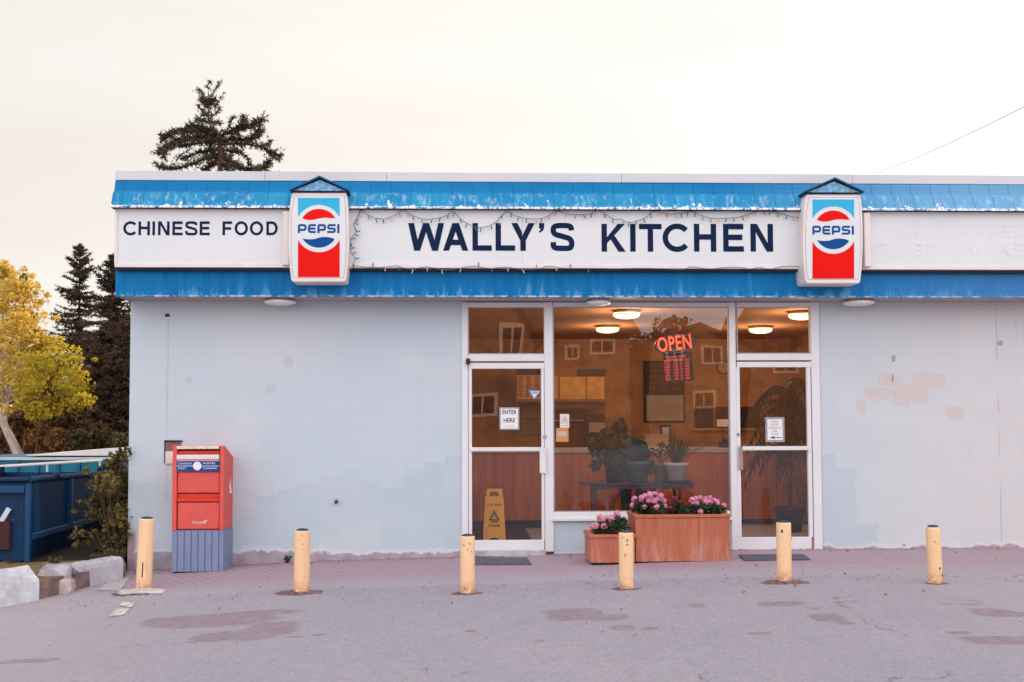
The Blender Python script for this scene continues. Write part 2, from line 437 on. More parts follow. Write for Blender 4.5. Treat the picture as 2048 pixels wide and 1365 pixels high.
# warmer tone towards both sides of the lot
c = b.mix(b.ramp(x_, -1.2, -5.0, 0, .65, True), c, (.46, .385, .40))
c = b.mix(b.ramp(x_, 3.0, 6.2, 0, .7, True), c, (.46, .38, .395))
PT = [(430, 1241, 118, 13), (352, 1243, 66, 10), (525, 1226, 80, 5), (470, 1272, 82, 10), (545, 1258, 50, 14), (1150, 1230, 62, 12), (1215, 1236, 45, 6), (1245, 1256, 26, 5),
      (1300, 1257, 18, 3), (1565, 1208, 52, 5), (1655, 1236, 34, 9), (1690, 1246, 18, 4), (1395, 1212, 17, 4), (1520, 1267, 26, 3), (1630, 1218, 12, 2), (1990, 1226, 46, 9), (2030, 1229, 30, 5),
      (2000, 1281, 75, 9), (1918, 1266, 24, 3), (60, 1322, 60, 4), (590, 1274, 18, 2), (640, 1270, 14, 2), (1080, 1282, 10, 3), (940, 1263, 12, 3)]
PW = []
for (px, py, hx, hy) in PT:
    p0 = gpx(px, py); p1 = gpx(px+hx, py); p2 = gpx(px, py-hy); p3 = gpx(px, py+hy)
    PW.append((p0.x, (p2.y+p3.y)/2, abs(p1.x-p0.x), abs(p2.y-p3.y)/2))
mk = b.patches(PW, x_, y_, .55, 4.5, .5)
c = b.mix(b.math('MULTIPLY', mk, b.ramp(n2, .3, .7, .35, .85)), c, (.25, .172, .19))
cn = b.n('ShaderNodeVectorMath', operation='ADD'); cs_ = b.n('ShaderNodeVectorMath', operation='SCALE'); cs_.inputs['Scale'].default_value = .9
nn = b.n('ShaderNodeTexNoise'); nn.inputs['Scale'].default_value = 1.7; nn.inputs['Detail'].default_value = 5; b.l(b.coord(), nn.inputs[0]); b.l(nn.outputs['Color'], cs_.inputs[0]); b.l(b.coord(), cn.inputs[0]); b.l(cs_.outputs[0], cn.inputs[1])
vc = b.n('ShaderNodeTexVoronoi', feature='DISTANCE_TO_EDGE'); vc.inputs['Scale'].default_value = .42; b.l(cn.outputs[0], vc.inputs[0])
ck = b.math('MULTIPLY', b.ramp(vc.outputs['Distance'], .001, .0045, 1, 0), b.ramp(b.noise(.8, 3, .6, w=21), .46, .58))
c = b.mix(b.math('MULTIPLY', ck, .65), c, (.13, .11, .13))
# fine crack
dn = b.noise(1.1, 4, .6, w=3); crk = b.math('ABSOLUTE', b.math('SUBTRACT', dn, .5))
c = b.mix(b.ramp(crk, .0, .002, 0, 0), c, (.10, .09, .10))
b.col(c); b.rough(.92); b.b.inputs['Specular IOR Level'].default_value = .2
b.bump(b.math('ADD', b.math('MULTIPLY', n3, .6), n2), .55, .012); M['asphalt'] = b.m

def sheet(name, mat, xs, ys, dz, kind='structure', jit=0):
    vs = []; fs = []; nx = len(xs)
    for j, y in enumerate(ys):
        for x in xs: vs.append((x, y+(random.uniform(-jit, jit) if (j == 0 and jit) else 0), g(x)+(-.003 if (j == 0 and jit) else dz)))
    for j in range(len(ys)-1):
        for i in range(nx-1): fs.append((j*nx+i, j*nx+i+1, (j+1)*nx+i+1, (j+1)*nx+i))
    mb = MB(); mb.add(vs, fs); o = mb.build(name, mat); tag(o, kind=kind); return o
sheet('asphalt_ground', M['asphalt'], [a for a, _ in GX], [-400, -40, -12, 0, 12, 400], 0)

b = NB('paver')
x_, y_, z_ = b.xyz()
mp = b.n('ShaderNodeMapping'); mp.inputs['Rotation'].default_value = (0, 0, R(62)); mp.inputs['Scale'].default_value = (5, 5, 5); b.l(b.coord(), mp.inputs[0])
br = b.n('ShaderNodeTexBrick'); b.l(mp.outputs[0], br.inputs[0]); br.inputs['Scale'].default_value = 1
br.inputs['Color1'].default_value = (.355, .245, .295, 1); br.inputs['Color2'].default_value = (.325, .225, .27, 1); br.inputs['Mortar'].default_value = (.43, .36, .41, 1)
br.inputs['Mortar Size'].default_value = .045; br.inputs['Brick Width'].default_value = 1.0; br.inputs['Row Height'].default_value = .5
n1 = b.noise(1.6, 4, .6); n3 = b.noise(140, 3, .8)
c = b.mix(b.ramp(n1, .35, .65, .15, .72), br.outputs[0], (.37, .27, .325))
c = b.mix(b.ramp(y_, -1.1, -1.9, 0, .95, True), c, (.36, .335, .39))
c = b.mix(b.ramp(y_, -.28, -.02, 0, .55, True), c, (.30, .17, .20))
c = b.mix(b.ramp(x_, 2.2, 5.5, 0, .5, True), c, (.42, .32, .34))
c = b.mix(b.ramp(b.noise(24, 5, .75), .5, .8, 0, .5), c, (.40, .33, .38)); c = b.mix(b.ramp(n3, .45, .75, 0, .4), c, (.36, .32, .35))
b.col(c); b.rough(.9); b.b.inputs['Specular IOR Level'].default_value = .2; b.bump(b.math('ADD', n3, br.outputs[1]), .4, .006); M['paver'] = b.m
xs = sorted(set([-3.5, -3.2]+[x for x, _ in GX if -3.3 < x < 20]+[i*.35-3.15 for i in range(60)]))
xs = [x for x in xs if x <= 14]
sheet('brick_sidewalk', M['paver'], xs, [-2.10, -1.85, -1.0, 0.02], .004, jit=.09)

M['concrete'] = simple('concrete', (.44, .41, .42), .9, .16, 3, .5, 50)
b = NB('old_concrete'); n = b.noise(5, 6, .7); n2 = b.noise(40, 4, .7)
c = b.mix(b.ramp(n, .35, .62), (.30, .24, .25), (.55, .56, .60)); c = b.mix(b.ramp(n2, .5, .7, 0, .5), c, (.20, .15, .15)); b.col(c); b.rough(.95)
b.bump(b.math('ADD', n, b.math('MULTIPLY', n2, .4)), .7, .02); M['old_concrete'] = b.m
def poly_sheet(name, pts, mat, dz):
    vs = [(p.x, p.y, g(p.x)+dz) for p in pts]; mb = MB(); mb.add(vs, [tuple(range(len(vs)))]); o = mb.build(name, mat); tag(o, kind='structure'); return o
poly_sheet('concrete_apron', [gpx(196, 1182), gpx(240, 1184), gpx(276, 1134), gpx(250, 1134)], M['concrete'], .008)
b = NB('worn_marking_paint'); n = b.noise(14, 5, .7)
b.col(b.mix(b.ramp(n, .42, .56), (.32, .30, .33), (.70, .64, .52))); b.rough(.85); M['marking'] = b.m
mb = MB()
for q in ([(238, 1205), (272, 1206), (262, 1216), (240, 1213)], [(232, 1219), (261, 1217), (248, 1231), (216, 1236)]):
    pts = [gpx(*p) for p in q]; mb.add([(p.x, p.y, g(p.x)+.005) for p in pts], [(0, 1, 2, 3)])
tag(mb.build('road_marking', M['marking']), kind='structure')

# verge behind the kerb, and the grass beyond
b = NB('dry_grass'); n = b.noise(2.5, 5, .7); n2 = b.noise(30, 4, .7)
c = b.mix(b.ramp(n, .35, .65), (.16, .11, .045), (.34, .235, .10)); c = b.mix(b.ramp(n2, .4, .7, 0, .6), c, (.09, .075, .03)); b.col(c); b.rough(1); b.bump(n2, .8, .03); M['dry_grass'] = b.m
k1 = gpx(-120, 1232); k2 = gpx(84, 1200); k3 = gpx(130, 1184); k4 = gpx(240, 1160)
VZ = -.02
mb = MB(); mb.add([(k1.x-6, k1.y-2.2, VZ-.1), (k1.x, k1.y+.15, VZ), (k2.x, k2.y+.15, VZ), (k4.x, k4.y+.2, VZ-.02), (-3.62, -.02, VZ), (-3.62, 9.3, VZ), (40, 9.3, VZ+.05), (60, 90, VZ+.5), (-120, 90, VZ+.5), (-120, -2, VZ)], [tuple(range(10))])
ed_ = [(k1.x-6, k1.y-2.2, VZ-.1), (k1.x, k1.y+.15, VZ), (k2.x, k2.y+.15, VZ), (k4.x, k4.y+.2, VZ-.02)]
ed_ = [(-120, -2, VZ)]+ed_
tag(mb.build('verge_ground', M['dry_grass']), kind='structure')
mb = MB()
for a_, c_ in zip(ed_, ed_[1:]): mb.add([a_, c_, (c_[0], c_[1]-.10, -1.4), (a_[0], a_[1]-.10, -1.4)], [(0, 1, 2, 3)])
tag(mb.build('verge_bank', simple('bank_earth', (.22, .15, .14), .95, .4, 9, .8, 40)), kind='structure')

# ================================================================= BUILDING
Zs = lambda py, Y, px=1140: at(px, py, Y).z
XL = at(258.5, 838, 0).x; XR = 34.0
XD1a, XD1b = at(923.5, 838, 0).x, at(1106.5, 838, 0).x
XD2a, XD2b = at(1461, 838, 0).x, at(1642, 838, 0).x
ZS = Zs(603.5, 0)                 # soffit level
ZSILL = Zs(1040, 0); YB = 5.5     # interior back wall
XF = at(231, 560, -.45).x         # left end of the fascia
ZF0 = Zs(594.5, -.45)
bld = thing('restaurant_building', 'single storey pale blue block restaurant under a blue metal roof edge', 'building', (XL, 0, 0))

def wall_mat(name, dark_patches, peel, small, grey_base, right):
    b = NB(name); b._c = b.n('ShaderNodeNewGeometry').outputs['Position']
    x_, y_, z_ = b.xyz()
    cb = b.n('ShaderNodeCombineXYZ'); b.l(b.math('ADD', x_, y_), cb.inputs[0]); b.l(z_, cb.inputs[1])
    br = b.n('ShaderNodeTexBrick'); b.l(cb.outputs[0], br.inputs[0]); br.inputs['Scale'].default_value = 1
    br.inputs['Brick Width'].default_value = .40; br.inputs['Row Height'].default_value = .20; br.inputs['Mortar Size'].default_value = .006; br.inputs['Mortar Smooth'].default_value = .6
    br.inputs['Color1'].default_value = (1, 1, 1, 1); br.inputs['Color2'].default_value = (.985, .987, .99, 1); br.inputs['Mortar'].default_value = (.955, .957, .965, 1)
    n1 = b.noise(.55, 4, .55); n2 = b.noise(6, 5, .6); n3 = b.noise(90, 3, .7)
    base = b.mix(b.ramp(n1, .3, .7), (.480, .570, .622), (.530, .602, .645))
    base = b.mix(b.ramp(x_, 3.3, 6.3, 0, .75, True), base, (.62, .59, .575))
    base = b.mix(b.ramp(n2, .45, .75, 0, .25), base, (.54, .60, .645))
    # pale runs and scuffs
    st = b.noise(5, 4, .6, (1, 1, .12), w=2); base = b.mix(b.ramp(st, .58, .78, 0, .18), base, (.40, .44, .47))
    base = b.mix(1.0, base, br.outputs[0], 'MULTIPLY')
    fx = b.math('DIVIDE', b.math('FLOOR', b.math('MULTIPLY', b.math('ADD', x_, b.math('MULTIPLY', b.noise(9, 3), .16)), 4.3)), 4.3)
    fz = b.math('DIVIDE', b.math('FLOOR', b.math('MULTIPLY', b.math('ADD', z_, b.math('MULTIPLY', b.noise(7, 4, .7, w=2), .12)), 14.0)), 14.0)
    cv = b.n('ShaderNodeCombineXYZ'); b.l(fx, cv.inputs[0]); b.l(fz, cv.inputs[1])
    bn = b.math('SUBTRACT', b.noise(1.9, 2, .6, vec=cv.outputs[0]), .5)
    if right: lim = b.ramp(fx, at(1670, 900, 0).x, at(1790, 900, 0).x, 1.15, -.6)
    else: lim = b.ramp(fx, at(740, 900, 0).x, at(930, 900, 0).x, .79, 1.22)
    band = b.ramp(b.math('SUBTRACT', b.math('MULTIPLY_ADD', bn, 1.15 if not right else 1.3, lim), fz), .0, .02)
    tint = b.mix(b.ramp(bn, -.12, .12), (.395, .490, .550), (.445, .530, .585))
    base = b.mix(b.math('MULTIPLY', band, .62), base, tint)
    # broad uneven rolled tones over the whole wall
    base = b.mix(b.ramp(b.noise(1.1, 3, .6, vec=cv.outputs[0], w=6), .50, .66, 0, .22), base, (.50, .56, .61))
    base = b.mix(b.ramp(b.noise(.9, 2, .6, vec=cv.outputs[0], w=12), .55, .7, 0, .30), base, (.63, .635, .64))
    ru = b.noise(13, 4, .65, (1, 1, .05), w=15); base = b.mix(b.math('MULTIPLY', b.ramp(ru, .60, .74, 0, .22), b.ramp(b.noise(.7, 2, w=16), .4, .6)), base, (.40, .41, .43))
    if peel:
        base = b.mix(b.math('MULTIPLY', b.patches([(a, c_, h*1.10, v*1.13) for a, c_, h, v in peel], x_, z_, .34, 13, .3), .38), base, (.45, .42, .42))
        base = b.mix(b.math('MULTIPLY', b.patches(peel, x_, z_, .85, 9, .30), b.ramp(b.noise(15, 5, .75, w=19), .42, .52, .08, 1)), base, (.60, .52, .49))
    for (lx, zlo, zhi, kk) in ((at(335, 800, 0).x, .6, 2.6, .35),) if not right else ((at(1996.5, 800, 0).x, .0, 2.78, .45), (at(2036, 800, 0).x, 1.2, 2.78, .2)):
        lm = b.ramp(b.math('ABSOLUTE', b.math('SUBTRACT', b.math('ADD', x_, b.math('MULTIPLY', b.noise(3, 3, .6), .02)), lx+.01)), .003, .006, 1, 0)
        lm = b.math('MULTIPLY', b.math('MULTIPLY', lm, b.ramp(b.noise(2.2, 3, .6, w=8), .38, .55)), b.math('MULTIPLY', b.ramp(z_, zlo, zlo+.02), b.ramp(z_, zhi, zhi-.02)))
        base = b.mix(b.math('MULTIPLY', lm, kk*1.6), base, (.26, .26, .30))
    if small: base = b.mix(b.math('MULTIPLY', b.patches(small, x_, z_, .45, 16, .4), .9 if right else .45), base, (.36, .29, .28) if right else (.46, .44, .46))
    # specks where paint has chipped
    sp = b.noise(17, 2, .5, w=5); base = b.mix(b.ramp(sp, .775, .79, 0, .35), base, (.40, .33, .30))
    # bare concrete footing with a ragged paint line
    ed = b.math('ADD', z_, b.math('MULTIPLY', b.math('SUBTRACT', b.noise(3.2, 5, .7, w=1), .5), .30))
    line = b.ramp(x_, XL, 3.3, grey_base[0], grey_base[1])
    d = b.math('SUBTRACT', ed, line)
    foot = b.mix(b.ramp(n2, .35, .65), (.29, .25, .28), (.42, .365, .40))
    base = b.mix(b.ramp(d, .06, .02, 0, .7), base, (.66, .66, .68))
    base = b.mix(b.ramp(d, .012, -.012), base, foot)
    if not right:   # bare strip up the corner
        cx = b.math('ADD', b.math('SUBTRACT', x_, XL), b.math('MULTIPLY', b.math('SUBTRACT', b.noise(4, 4, .6, w=9), .5), .16))
        cm = b.math('MULTIPLY', b.ramp(cx, .10, .07), b.ramp(ed, .33, .20))
        base = b.mix(cm, base, (.36, .27, .28))
    b.col(base); b.rough(.72); b.b.inputs['Specular IOR Level'].default_value = .3
    h = b.math('ADD', b.math('MULTIPLY', br.outputs[1], -.55), b.math('ADD', b.math('MULTIPLY', n3, .25), b.math('MULTIPLY', n2, .5)))
    b.bump(h, .17, .006)
    return b.m
def PX(l):
    out = []
    for (x0, y0, x1, y1) in l:
        a = at(x0, y0, 0); c = at(x1, y1, 0); out.append(((a.x+c.x)/2, (a.z+c.z)/2, abs(c.x-a.x)/2, abs(a.z-c.z)/2))
    return out
wl = wall_mat('painted_block_left', PX([(250, 965, 345, 1045), (262, 1000, 350, 1090), (650, 985, 860, 1010), (780, 935, 900, 975), (690, 935, 760, 1000), (868, 870, 922, 900), (500, 1060, 640, 1085)]), [],
              PX([(568, 714, 586, 736), (372, 754, 385, 767), (530, 770, 552, 788), (334.5, 620, 335.8, 885), (1995, 1, 1996, 2)]), (.045, -.06), False)
wr = wall_mat('painted_block_right', PX([(1645, 890, 1705, 960), (1645, 930, 1730, 1010), (1645, 1000, 1722, 1055), (1650, 1045, 1745, 1100)]),
              PX([(1756, 749, 1797, 771), (1731, 776, 1779, 800), (1785, 758, 1805, 811), (1800, 770, 1822, 811), (1820, 771, 1855, 806), (1826, 748, 1859, 774), (1855, 751, 1890, 776), (1713, 801, 1730, 829), (1892, 815, 1927, 839)]),
              PX([(1783, 711, 1791, 724), (1783, 750, 1788, 766), (1995, 681, 2006, 692), (1804, 1088, 1812, 1094)]), (.03, .035), True)
mb = MB(); mb.box(XL, XD1a, 0, .2, -.5, ZS); mb.box(XL, XL+.2, .2, 9, -.5, ZS); o = mb.build('wall', wl, bld)
o['label'] = 'blank pale blue block wall left of the doors, scuffed at its foot'
mb = MB(); mb.box(XD2b, XR, 0, .2, -.5, ZS); mb.box(XR-.2, XR, .2, 9, -.5, ZS); mb.box(XL+.2, XR-.2, 8.8, 9, -.5, ZS); o = mb.build('wall', wr, bld)
o['label'] = 'block wall right of the doors with peeled bare patches'
mb = MB(); mb.box(XD1b, XD2a, .003, .18, -.3, ZSILL); mb.build('wall', wl, bld)['label'] = 'low wall under the shop window'

# soffit, roof slab
b = NB('soffit_paint'); n = b.noise(3, 4); b.col(b.mix(b.ramp(n, .3, .7), (.60, .59, .66), (.67, .65, .71))); b.rough(.8); M['soffit'] = b.m
mb = MB(); mb.box(XF+.01, XR+.16, -.44, 0, ZF0+.004, ZF0+.03); mb.box(XF+.01, XL, 0, 9.1, ZF0+.004, ZF0+.03); mb.build('soffit', M['soffit'], bld)
ZTOP = Zs(346, -.46)
mb = MB(); mb.box(XF+.02, XR+.1, -.40, 9.1, ZS-.001, ZTOP-.06); mb.build('roof', M['seam_grey'], bld)
# blue metal fascia
b = NB('fascia_blue'); b._c = b.n('ShaderNodeNewGeometry').outputs['Position']; x_, y_, z_ = b.xyz()
n = b.noise(1.2, 3); st = b.noise(9, 5, .7, (1, 1, .18)); sp = b.noise(45, 4, .7, (1, 1, .45))
c = b.mix(b.ramp(n, .3, .7), (.003, .125, .33), (.004, .165, .42)); c = b.mix(b.ramp(st, .38, .68), c, (.010, .20, .46))
low = b.ramp(z_, ZF0+.14, ZF0+.01)
c = b.mix(b.math('MULTIPLY', b.ramp(b.math('MULTIPLY_ADD', low, .16, st), .62, .74), .42), c, (.20, .42, .60))
c = b.mix(b.math('MULTIPLY', b.ramp(sp, .62, .72), b.math('MULTIPLY', low, .5)), c, (.50, .58, .66))
c = b.mix(b.math('MULTIPLY', b.ramp(z_, ZF0+.02, ZF0+.008), b.ramp(b.noise(14, 3), .45, .6)), c, (.55, .60, .66))
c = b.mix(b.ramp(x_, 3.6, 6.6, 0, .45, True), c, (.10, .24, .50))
b.col(c); b.b.inputs['Specular IOR Level'].default_value = .07; b.rough(b.ramp(st, .3, .7, .34, .55)); b.bump(b.noise(4, 2, .5, (1, 1, .2)), .15, .01); M['fascia'] = b.m
mb = MB(); mb.box(XF, XR+.18, -.45, -.42, ZF0, Zs(366, -.45)); mb.box(XF, XF+.03, -.42, 9.1, ZF0, Zs(366, -.45)); mb.build('fascia', M['fascia'], bld)
# small hanging bead at the foot of the fascia
# flared strip roofing
b = NB('strip_roof_blue'); b._c = b.n('ShaderNodeNewGeometry').outputs['Position']; x_, y_, z_ = b.xyz()
ZA1, ZA0 = Zs(366, -.47), Zs(416.5, -.64)
n = b.noise(1.0, 4, .6); st = b.noise(16, 5, .75, (1, 1, .22)); st2 = b.noise(6, 3, .6, (1, 1, .3), w=4)
c = b.mix(b.ramp(n, .3, .7), (.003, .150, .37), (.007, .205, .44))
seam = b.math('ABSOLUTE', b.math('SUBTRACT', b.math('FRACT', b.math('MULTIPLY', x_, 4.55)), .5))
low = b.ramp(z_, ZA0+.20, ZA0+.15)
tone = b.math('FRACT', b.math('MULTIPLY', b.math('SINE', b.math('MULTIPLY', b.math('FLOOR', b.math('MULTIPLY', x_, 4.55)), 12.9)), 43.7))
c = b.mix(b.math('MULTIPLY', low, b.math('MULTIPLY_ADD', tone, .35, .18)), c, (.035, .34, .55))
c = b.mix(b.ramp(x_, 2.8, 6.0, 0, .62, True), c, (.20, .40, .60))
c = b.mix(b.math('MULTIPLY', b.ramp(st, .52, .66), b.math('MULTIPLY', low, .5)), c, (.45, .62, .72))
# white primer where the paint has flaked, taller towards the drip edge
hgt = b.math('SUBTRACT', z_, ZA0)
thr = b.ramp(hgt, .0, .15, .545, .73)
fl = b.math('SUBTRACT', b.math('ADD', b.math('MULTIPLY', b.noise(11, 3, .55, (1, 1, .10), w=7), .75), b.math('MULTIPLY', b.noise(30, 3, .6, (1, 1, .5), w=8), .25)), thr)
flm = b.math('MAXIMUM', b.ramp(fl, .0, .012), b.math('MULTIPLY', b.ramp(hgt, .018, .008), b.ramp(b.noise(22, 4, .7), .46, .52)))
c = b.mix(b.math('MULTIPLY', flm, low), c, (.86, .86, .87))
c = b.mix(b.ramp(seam, .484, .496, 0, .55), c, (.004, .09, .25))
b.col(c); b.b.inputs['Specular IOR Level'].default_value = .12; b.rough(.5); b.bump(b.ramp(seam, .46, .5), .5, .012); M['strip'] = b.m
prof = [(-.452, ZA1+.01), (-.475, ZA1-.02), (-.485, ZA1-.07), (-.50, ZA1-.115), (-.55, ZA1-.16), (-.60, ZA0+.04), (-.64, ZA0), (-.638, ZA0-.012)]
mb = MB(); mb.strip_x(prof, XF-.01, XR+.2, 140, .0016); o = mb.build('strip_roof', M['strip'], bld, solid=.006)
mb = MB(); mb.prism_x([(-.45, ZA1), (-.475, ZA1-.02), (-.50, ZA1-.115), (-.60, ZA0+.04), (-.64, ZA0+.002), (-.45, ZA0+.002)], XF-.002, XF+.01)
mb.box(XF, XR, -.636, -.45, ZA0-.016, ZA0-.006); mb.build('drip_edge', M['navy'], bld)
b = NB('cap_metal'); n = b.noise(1.5, 4); b.col(b.mix(b.ramp(n, .3, .7), (.54, .56, .58), (.60, .61, .62))); b.rough(.5); M['cap'] = b.m
mb = MB(); xx = XF-.01; jj = [at(530, 350, -.47).x, at(773, 350, -.47).x, at(1243, 350, -.47).x, at(1705, 350, -.47).x, XR+.2]
for k, xe in enumerate(jj):
    mb.box(xx, xe-.003, -.472-.002*(k % 2), -.40, Zs(365, -.47), Zs(346.5, -.47)+.002*(k % 2)); xx = xe
mb.box(XF-.01, XF+.1, -.40, 9.1, Zs(365, -.47), Zs(346.5, -.47)); mb.build('roof_cap', M['cap'], bld, .003)

# ---- shopfront frames
fm = MB(); YF = -.02
def fb(x0, y0, x1, y1, Ya=-.02, Yb=.07): pbox(fm, x0, y0, x1, y1, Ya, Yb)
fb(923.5, 604.5, 936, 1104); fb(1089.5, 604.5, 1106.5, 1104)           # left door posts
fb(936, 605, 1089.5, 614.5, -.017); fb(936, 709, 1089.5, 723, -.017)
fb(1461, 604.5, 1473.5, 1101); fb(1625, 604.5, 1642, 1101)
fb(1473.5, 605, 1625, 614, -.017); fb(1473.5, 708, 1625, 721, -.017)
fb(1106.5, 605, 1461, 613.5, -.017); fb(1106.5, 1024, 1461, 1036, -.017)
fr_o = fm.build('door_frame', M['white_frame'], bld, .004)
mb = MB(); pbox(mb, 1104, 1036, 1464, 1042, -.05, .05); mb.build('window_sill', M['white_frame'], bld, .004)
# dark glazing beads round each pane
mb = MB()
def beads(x0, y0, x1, y1, Y=-.004, w=2.0):
    pbox(mb, x0, y0, x1, y0+w, Y, Y+.03); pbox(mb, x0, y1-w, x1, y1, Y, Y+.03); pbox(mb, x0, y0+w, x0+w, y1-w, Y, Y+.03); pbox(mb, x1-w, y0+w, x1, y1-w, Y, Y+.03)
beads(936, 614.5, 1089.5, 709); beads(1106.5, 613.5, 1461, 1024); beads(1473.5, 614, 1625, 708)
mb.build('glazing_bead', M['seam_grey'], bld)
def pane(name, x0, y0, x1, y1, parent, Y=.02, ry=0):
    mb = MB(); a = at(x0, y0, Y); c = at(x1, y0, Y); d = at(x1, y1, Y); e = at(x0, y1, Y)
    dy = (c.x-a.x)*math.tan(R(ry))
    # slightly bellied panes, so that reflections bend
    vs = []; fs = []; N = 12
    for i in range(N+1):
        for j in range(N+1):
            u, v = i/N, j/N; x = a.x*(1-u)+c.x*u; z = a.z*(1-v)+e.z*v
            vs.append((x, Y+dy*(u-.5)+.0008*math.sin(math.pi*u)*math.sin(math.pi*v), z))
    for i in range(N):
        for j in range(N): fs.append((i*(N+1)+j, (i+1)*(N+1)+j, (i+1)*(N+1)+j+1, i*(N+1)+j+1))
    mb.add(vs, fs, True); return mb.build(name, M['glass'], parent)
pane('window_glass', 936, 614, 1090, 709, bld, ry=.6)
pane('window_glass', 1106, 613, 1461, 1025, bld, ry=0)['label'] = 'large shop window pane'
pane('window_glass', 1473, 614, 1625, 708, bld, ry=-.5)
mb = MB(); pbox(mb, 936, 1103, 1092, 1113, -.10, .1); mb.build('door_threshold', M['old_concrete'], bld)
mb = MB(); pbox(mb, 1474, 1101, 1640, 1108, -.09, .1); mb.build('door_threshold', M['old_concrete'], bld)

def door(label, x0, x1, gx0, gx1, y0, g0, m0, m1, g1, y1, handle):
    a = at(x0, y1, -.01); d = thing('glass_door', label, 'door', (a.x, 0, a.z)); d.parent = bld; d.location = Vector((a.x, 0, a.z))-bld.location
    del d['category']
    mb = MB(); Y0, Y1 = -.012, .035
    pbox(mb, x0, y0, x1, g0, Y0, Y1); pbox(mb, x0, g1, x1, y1, Y0, Y1); pbox(mb, x0, g0, gx0, g1, Y0, Y1); pbox(mb, gx1, g0, x1, g1, Y0, Y1)
    mb.build('door_leaf', M['white_frame'], d, .004)
    mb = MB(); pbox(mb, gx0-3, m0, gx1+3, m1, -.035, .0); mb.build('push_bar', M['white_metal'], d, .003)
    pane('door_glass', gx0, g0, gx1, g1, d, .012, ry=.25)
    mb = MB()
    if handle == 'pull':
        pbox(mb, 1079.5, 896, 1092, 947, -.075, -.05); pbox(mb, 1081, 900, 1087, 908, -.05, -.012); pbox(mb, 1081, 936, 1087, 944, -.05, -.012)
        mb.build('door_handle', M['white_metal'], d, .004)
        c = at(1090, 874, -.014); mb = MB(); mb.tube([(c.x, -.028, c.z), (c.x, -.01, c.z)], .022, 16); mb.build('lock', M['chrome'], d)
        c = at(936, 724, -.03); mb = MB(); mb.tube([(c.x, -.05, c.z+.035), (c.x, -.05, c.z-.03)], .022, 14); mb.build('pivot', M['black'], d)
    else:
        pbox(mb, 1478, 893, 1486, 940, -.045, -.035); mb.build('door_handle', M['chrome'], d, .002)
        c = at(1476, 869, -.014); mb = MB(); mb.tube([(c.x, -.028, c.z), (c.x, -.01, c.z)], .018, 16); mb.build('lock', M['chrome'], d)
    return d
door('glass door on the left, with the white pull handle', 937, 1089, 944, 1083, 726, 738, 895, 903, 1081, 1102, 'pull')
door('glass door on the right with an arrow notice on it', 1474, 1624, 1481.5, 1616, 724, 735, 893, 901, 1075, 1100, 'bar')

# meter-box recess behind the letterbox, holes
o = thing('wall_plate', 'small brown and white plate let into the wall behind the red letterbox', 'wall plate', at(345, 906, 0))
mb = MB(); pbox(mb, 330, 884, 362, 903, -.006, .02); mb.build('vent', simple('rust_vent', (.20, .11, .10), .8, .5, 30), o)
mb = MB(); pbox(mb, 330.5, 903, 362, 928, -.022, .02); mb.build('cover', simple('cream_cover', (.66, .58, .55), .7), o, .003)
mb = MB(); pbox(mb, 328.5, 883, 330.5, 927, -.01, .02); pbox(mb, 328.5, 881, 364, 884, -.02, .02); mb.build('frame', M['dark'], o)
def hole(px, py, r, label):
    c = at(px, py, 0); mb = MB()
    pts = [(c.x+r*random.uniform(.6, 1.3)*math.cos(t*math.pi/5), c.z+r*random.uniform(.6, 1.2)*math.sin(t*math.pi/5)) for t in range(10)]
    mb.prism(pts, -.004, .01); o = mb.build('wall_hole', M['black']); tag(o, label, 'hole')
hole(335, 631, .028, 'dark knocked-out hole high in the wall near the roof corner')
o = thing('wall_spout', 'small dark pipe stub low on the blank wall between letterbox and doors', 'pipe', at(673, 1003, 0))
c = at(673, 1003, 0); mb = MB(); mb.tube([(c.x, -.07, c.z-.01), (c.x, .0, c.z)], .014, 10); mb.build('pipe', M['dark'], o)
mb = MB(); mb.tube([(c.x, -.006, c.z), (c.x, .0, c.z)], .03, 12); mb.build('flange', M['seam_grey'], o)

# ---- interior of the restaurant
def wood_mat(name, c1, c2, board=.14, rough=.5):
    b = NB(name); b._c = b.n('ShaderNodeNewGeometry').outputs['Position']; x_, y_, z_ = b.xyz()
    gr = b.noise(14, 5, .65, (1, 1, .08)); kn = b.noise(7, 2, .5, w=3)
    idx = b.math('FLOOR', b.math('DIVIDE', x_, board)); tone = b.math('FRACT', b.math('MULTIPLY', b.math('SINE', b.math('MULTIPLY', idx, 7.77)), 91.7))
    c = b.mix(b.ramp(gr, .3, .7), c1, c2); c = b.mix(b.math('MULTIPLY', tone, .35), c, tuple(v*.55 for v in c1))
    c = b.mix(b.ramp(kn, .72, .76, 0, .8), c, tuple(v*.3 for v in c1))
    sm = b.math('ABSOLUTE', b.math('SUBTRACT', b.math('FRACT', b.math('DIVIDE', x_, board)), .5)); c = b.mix(b.ramp(sm, .475, .495, 0, .7), c, tuple(v*.25 for v in c1))
    b.col(c); b.rough(rough); b.bump(gr, .2, .004); return b.m
M['counter_wood'] = wood_mat('counter_wood', (.40, .068, .006), (.66, .165, .014))
M['room_wall'] = simple('room_wall', (.43, .215, .105), .85, .35, 3)
M['room_floor'] = simple('room_floor', (.018, .015, .022), .5, .4, 5)
M['room_ceiling'] = simple('room_ceiling', (.50, .27, .15), .9, .1, 2)
RX0, RX1 = -.75, 5.6
mb = MB()
mb.add([(RX0, YB, -.02), (RX1, YB, -.02), (RX1, YB, ZS-.01), (RX0, YB, ZS-.01)], [(0, 1, 2, 3)])
mb.add([(RX0, .21, -.02), (RX0, YB, -.02), (RX0, YB, ZS-.01), (RX0, .21, ZS-.01)], [(0, 1, 2, 3)])
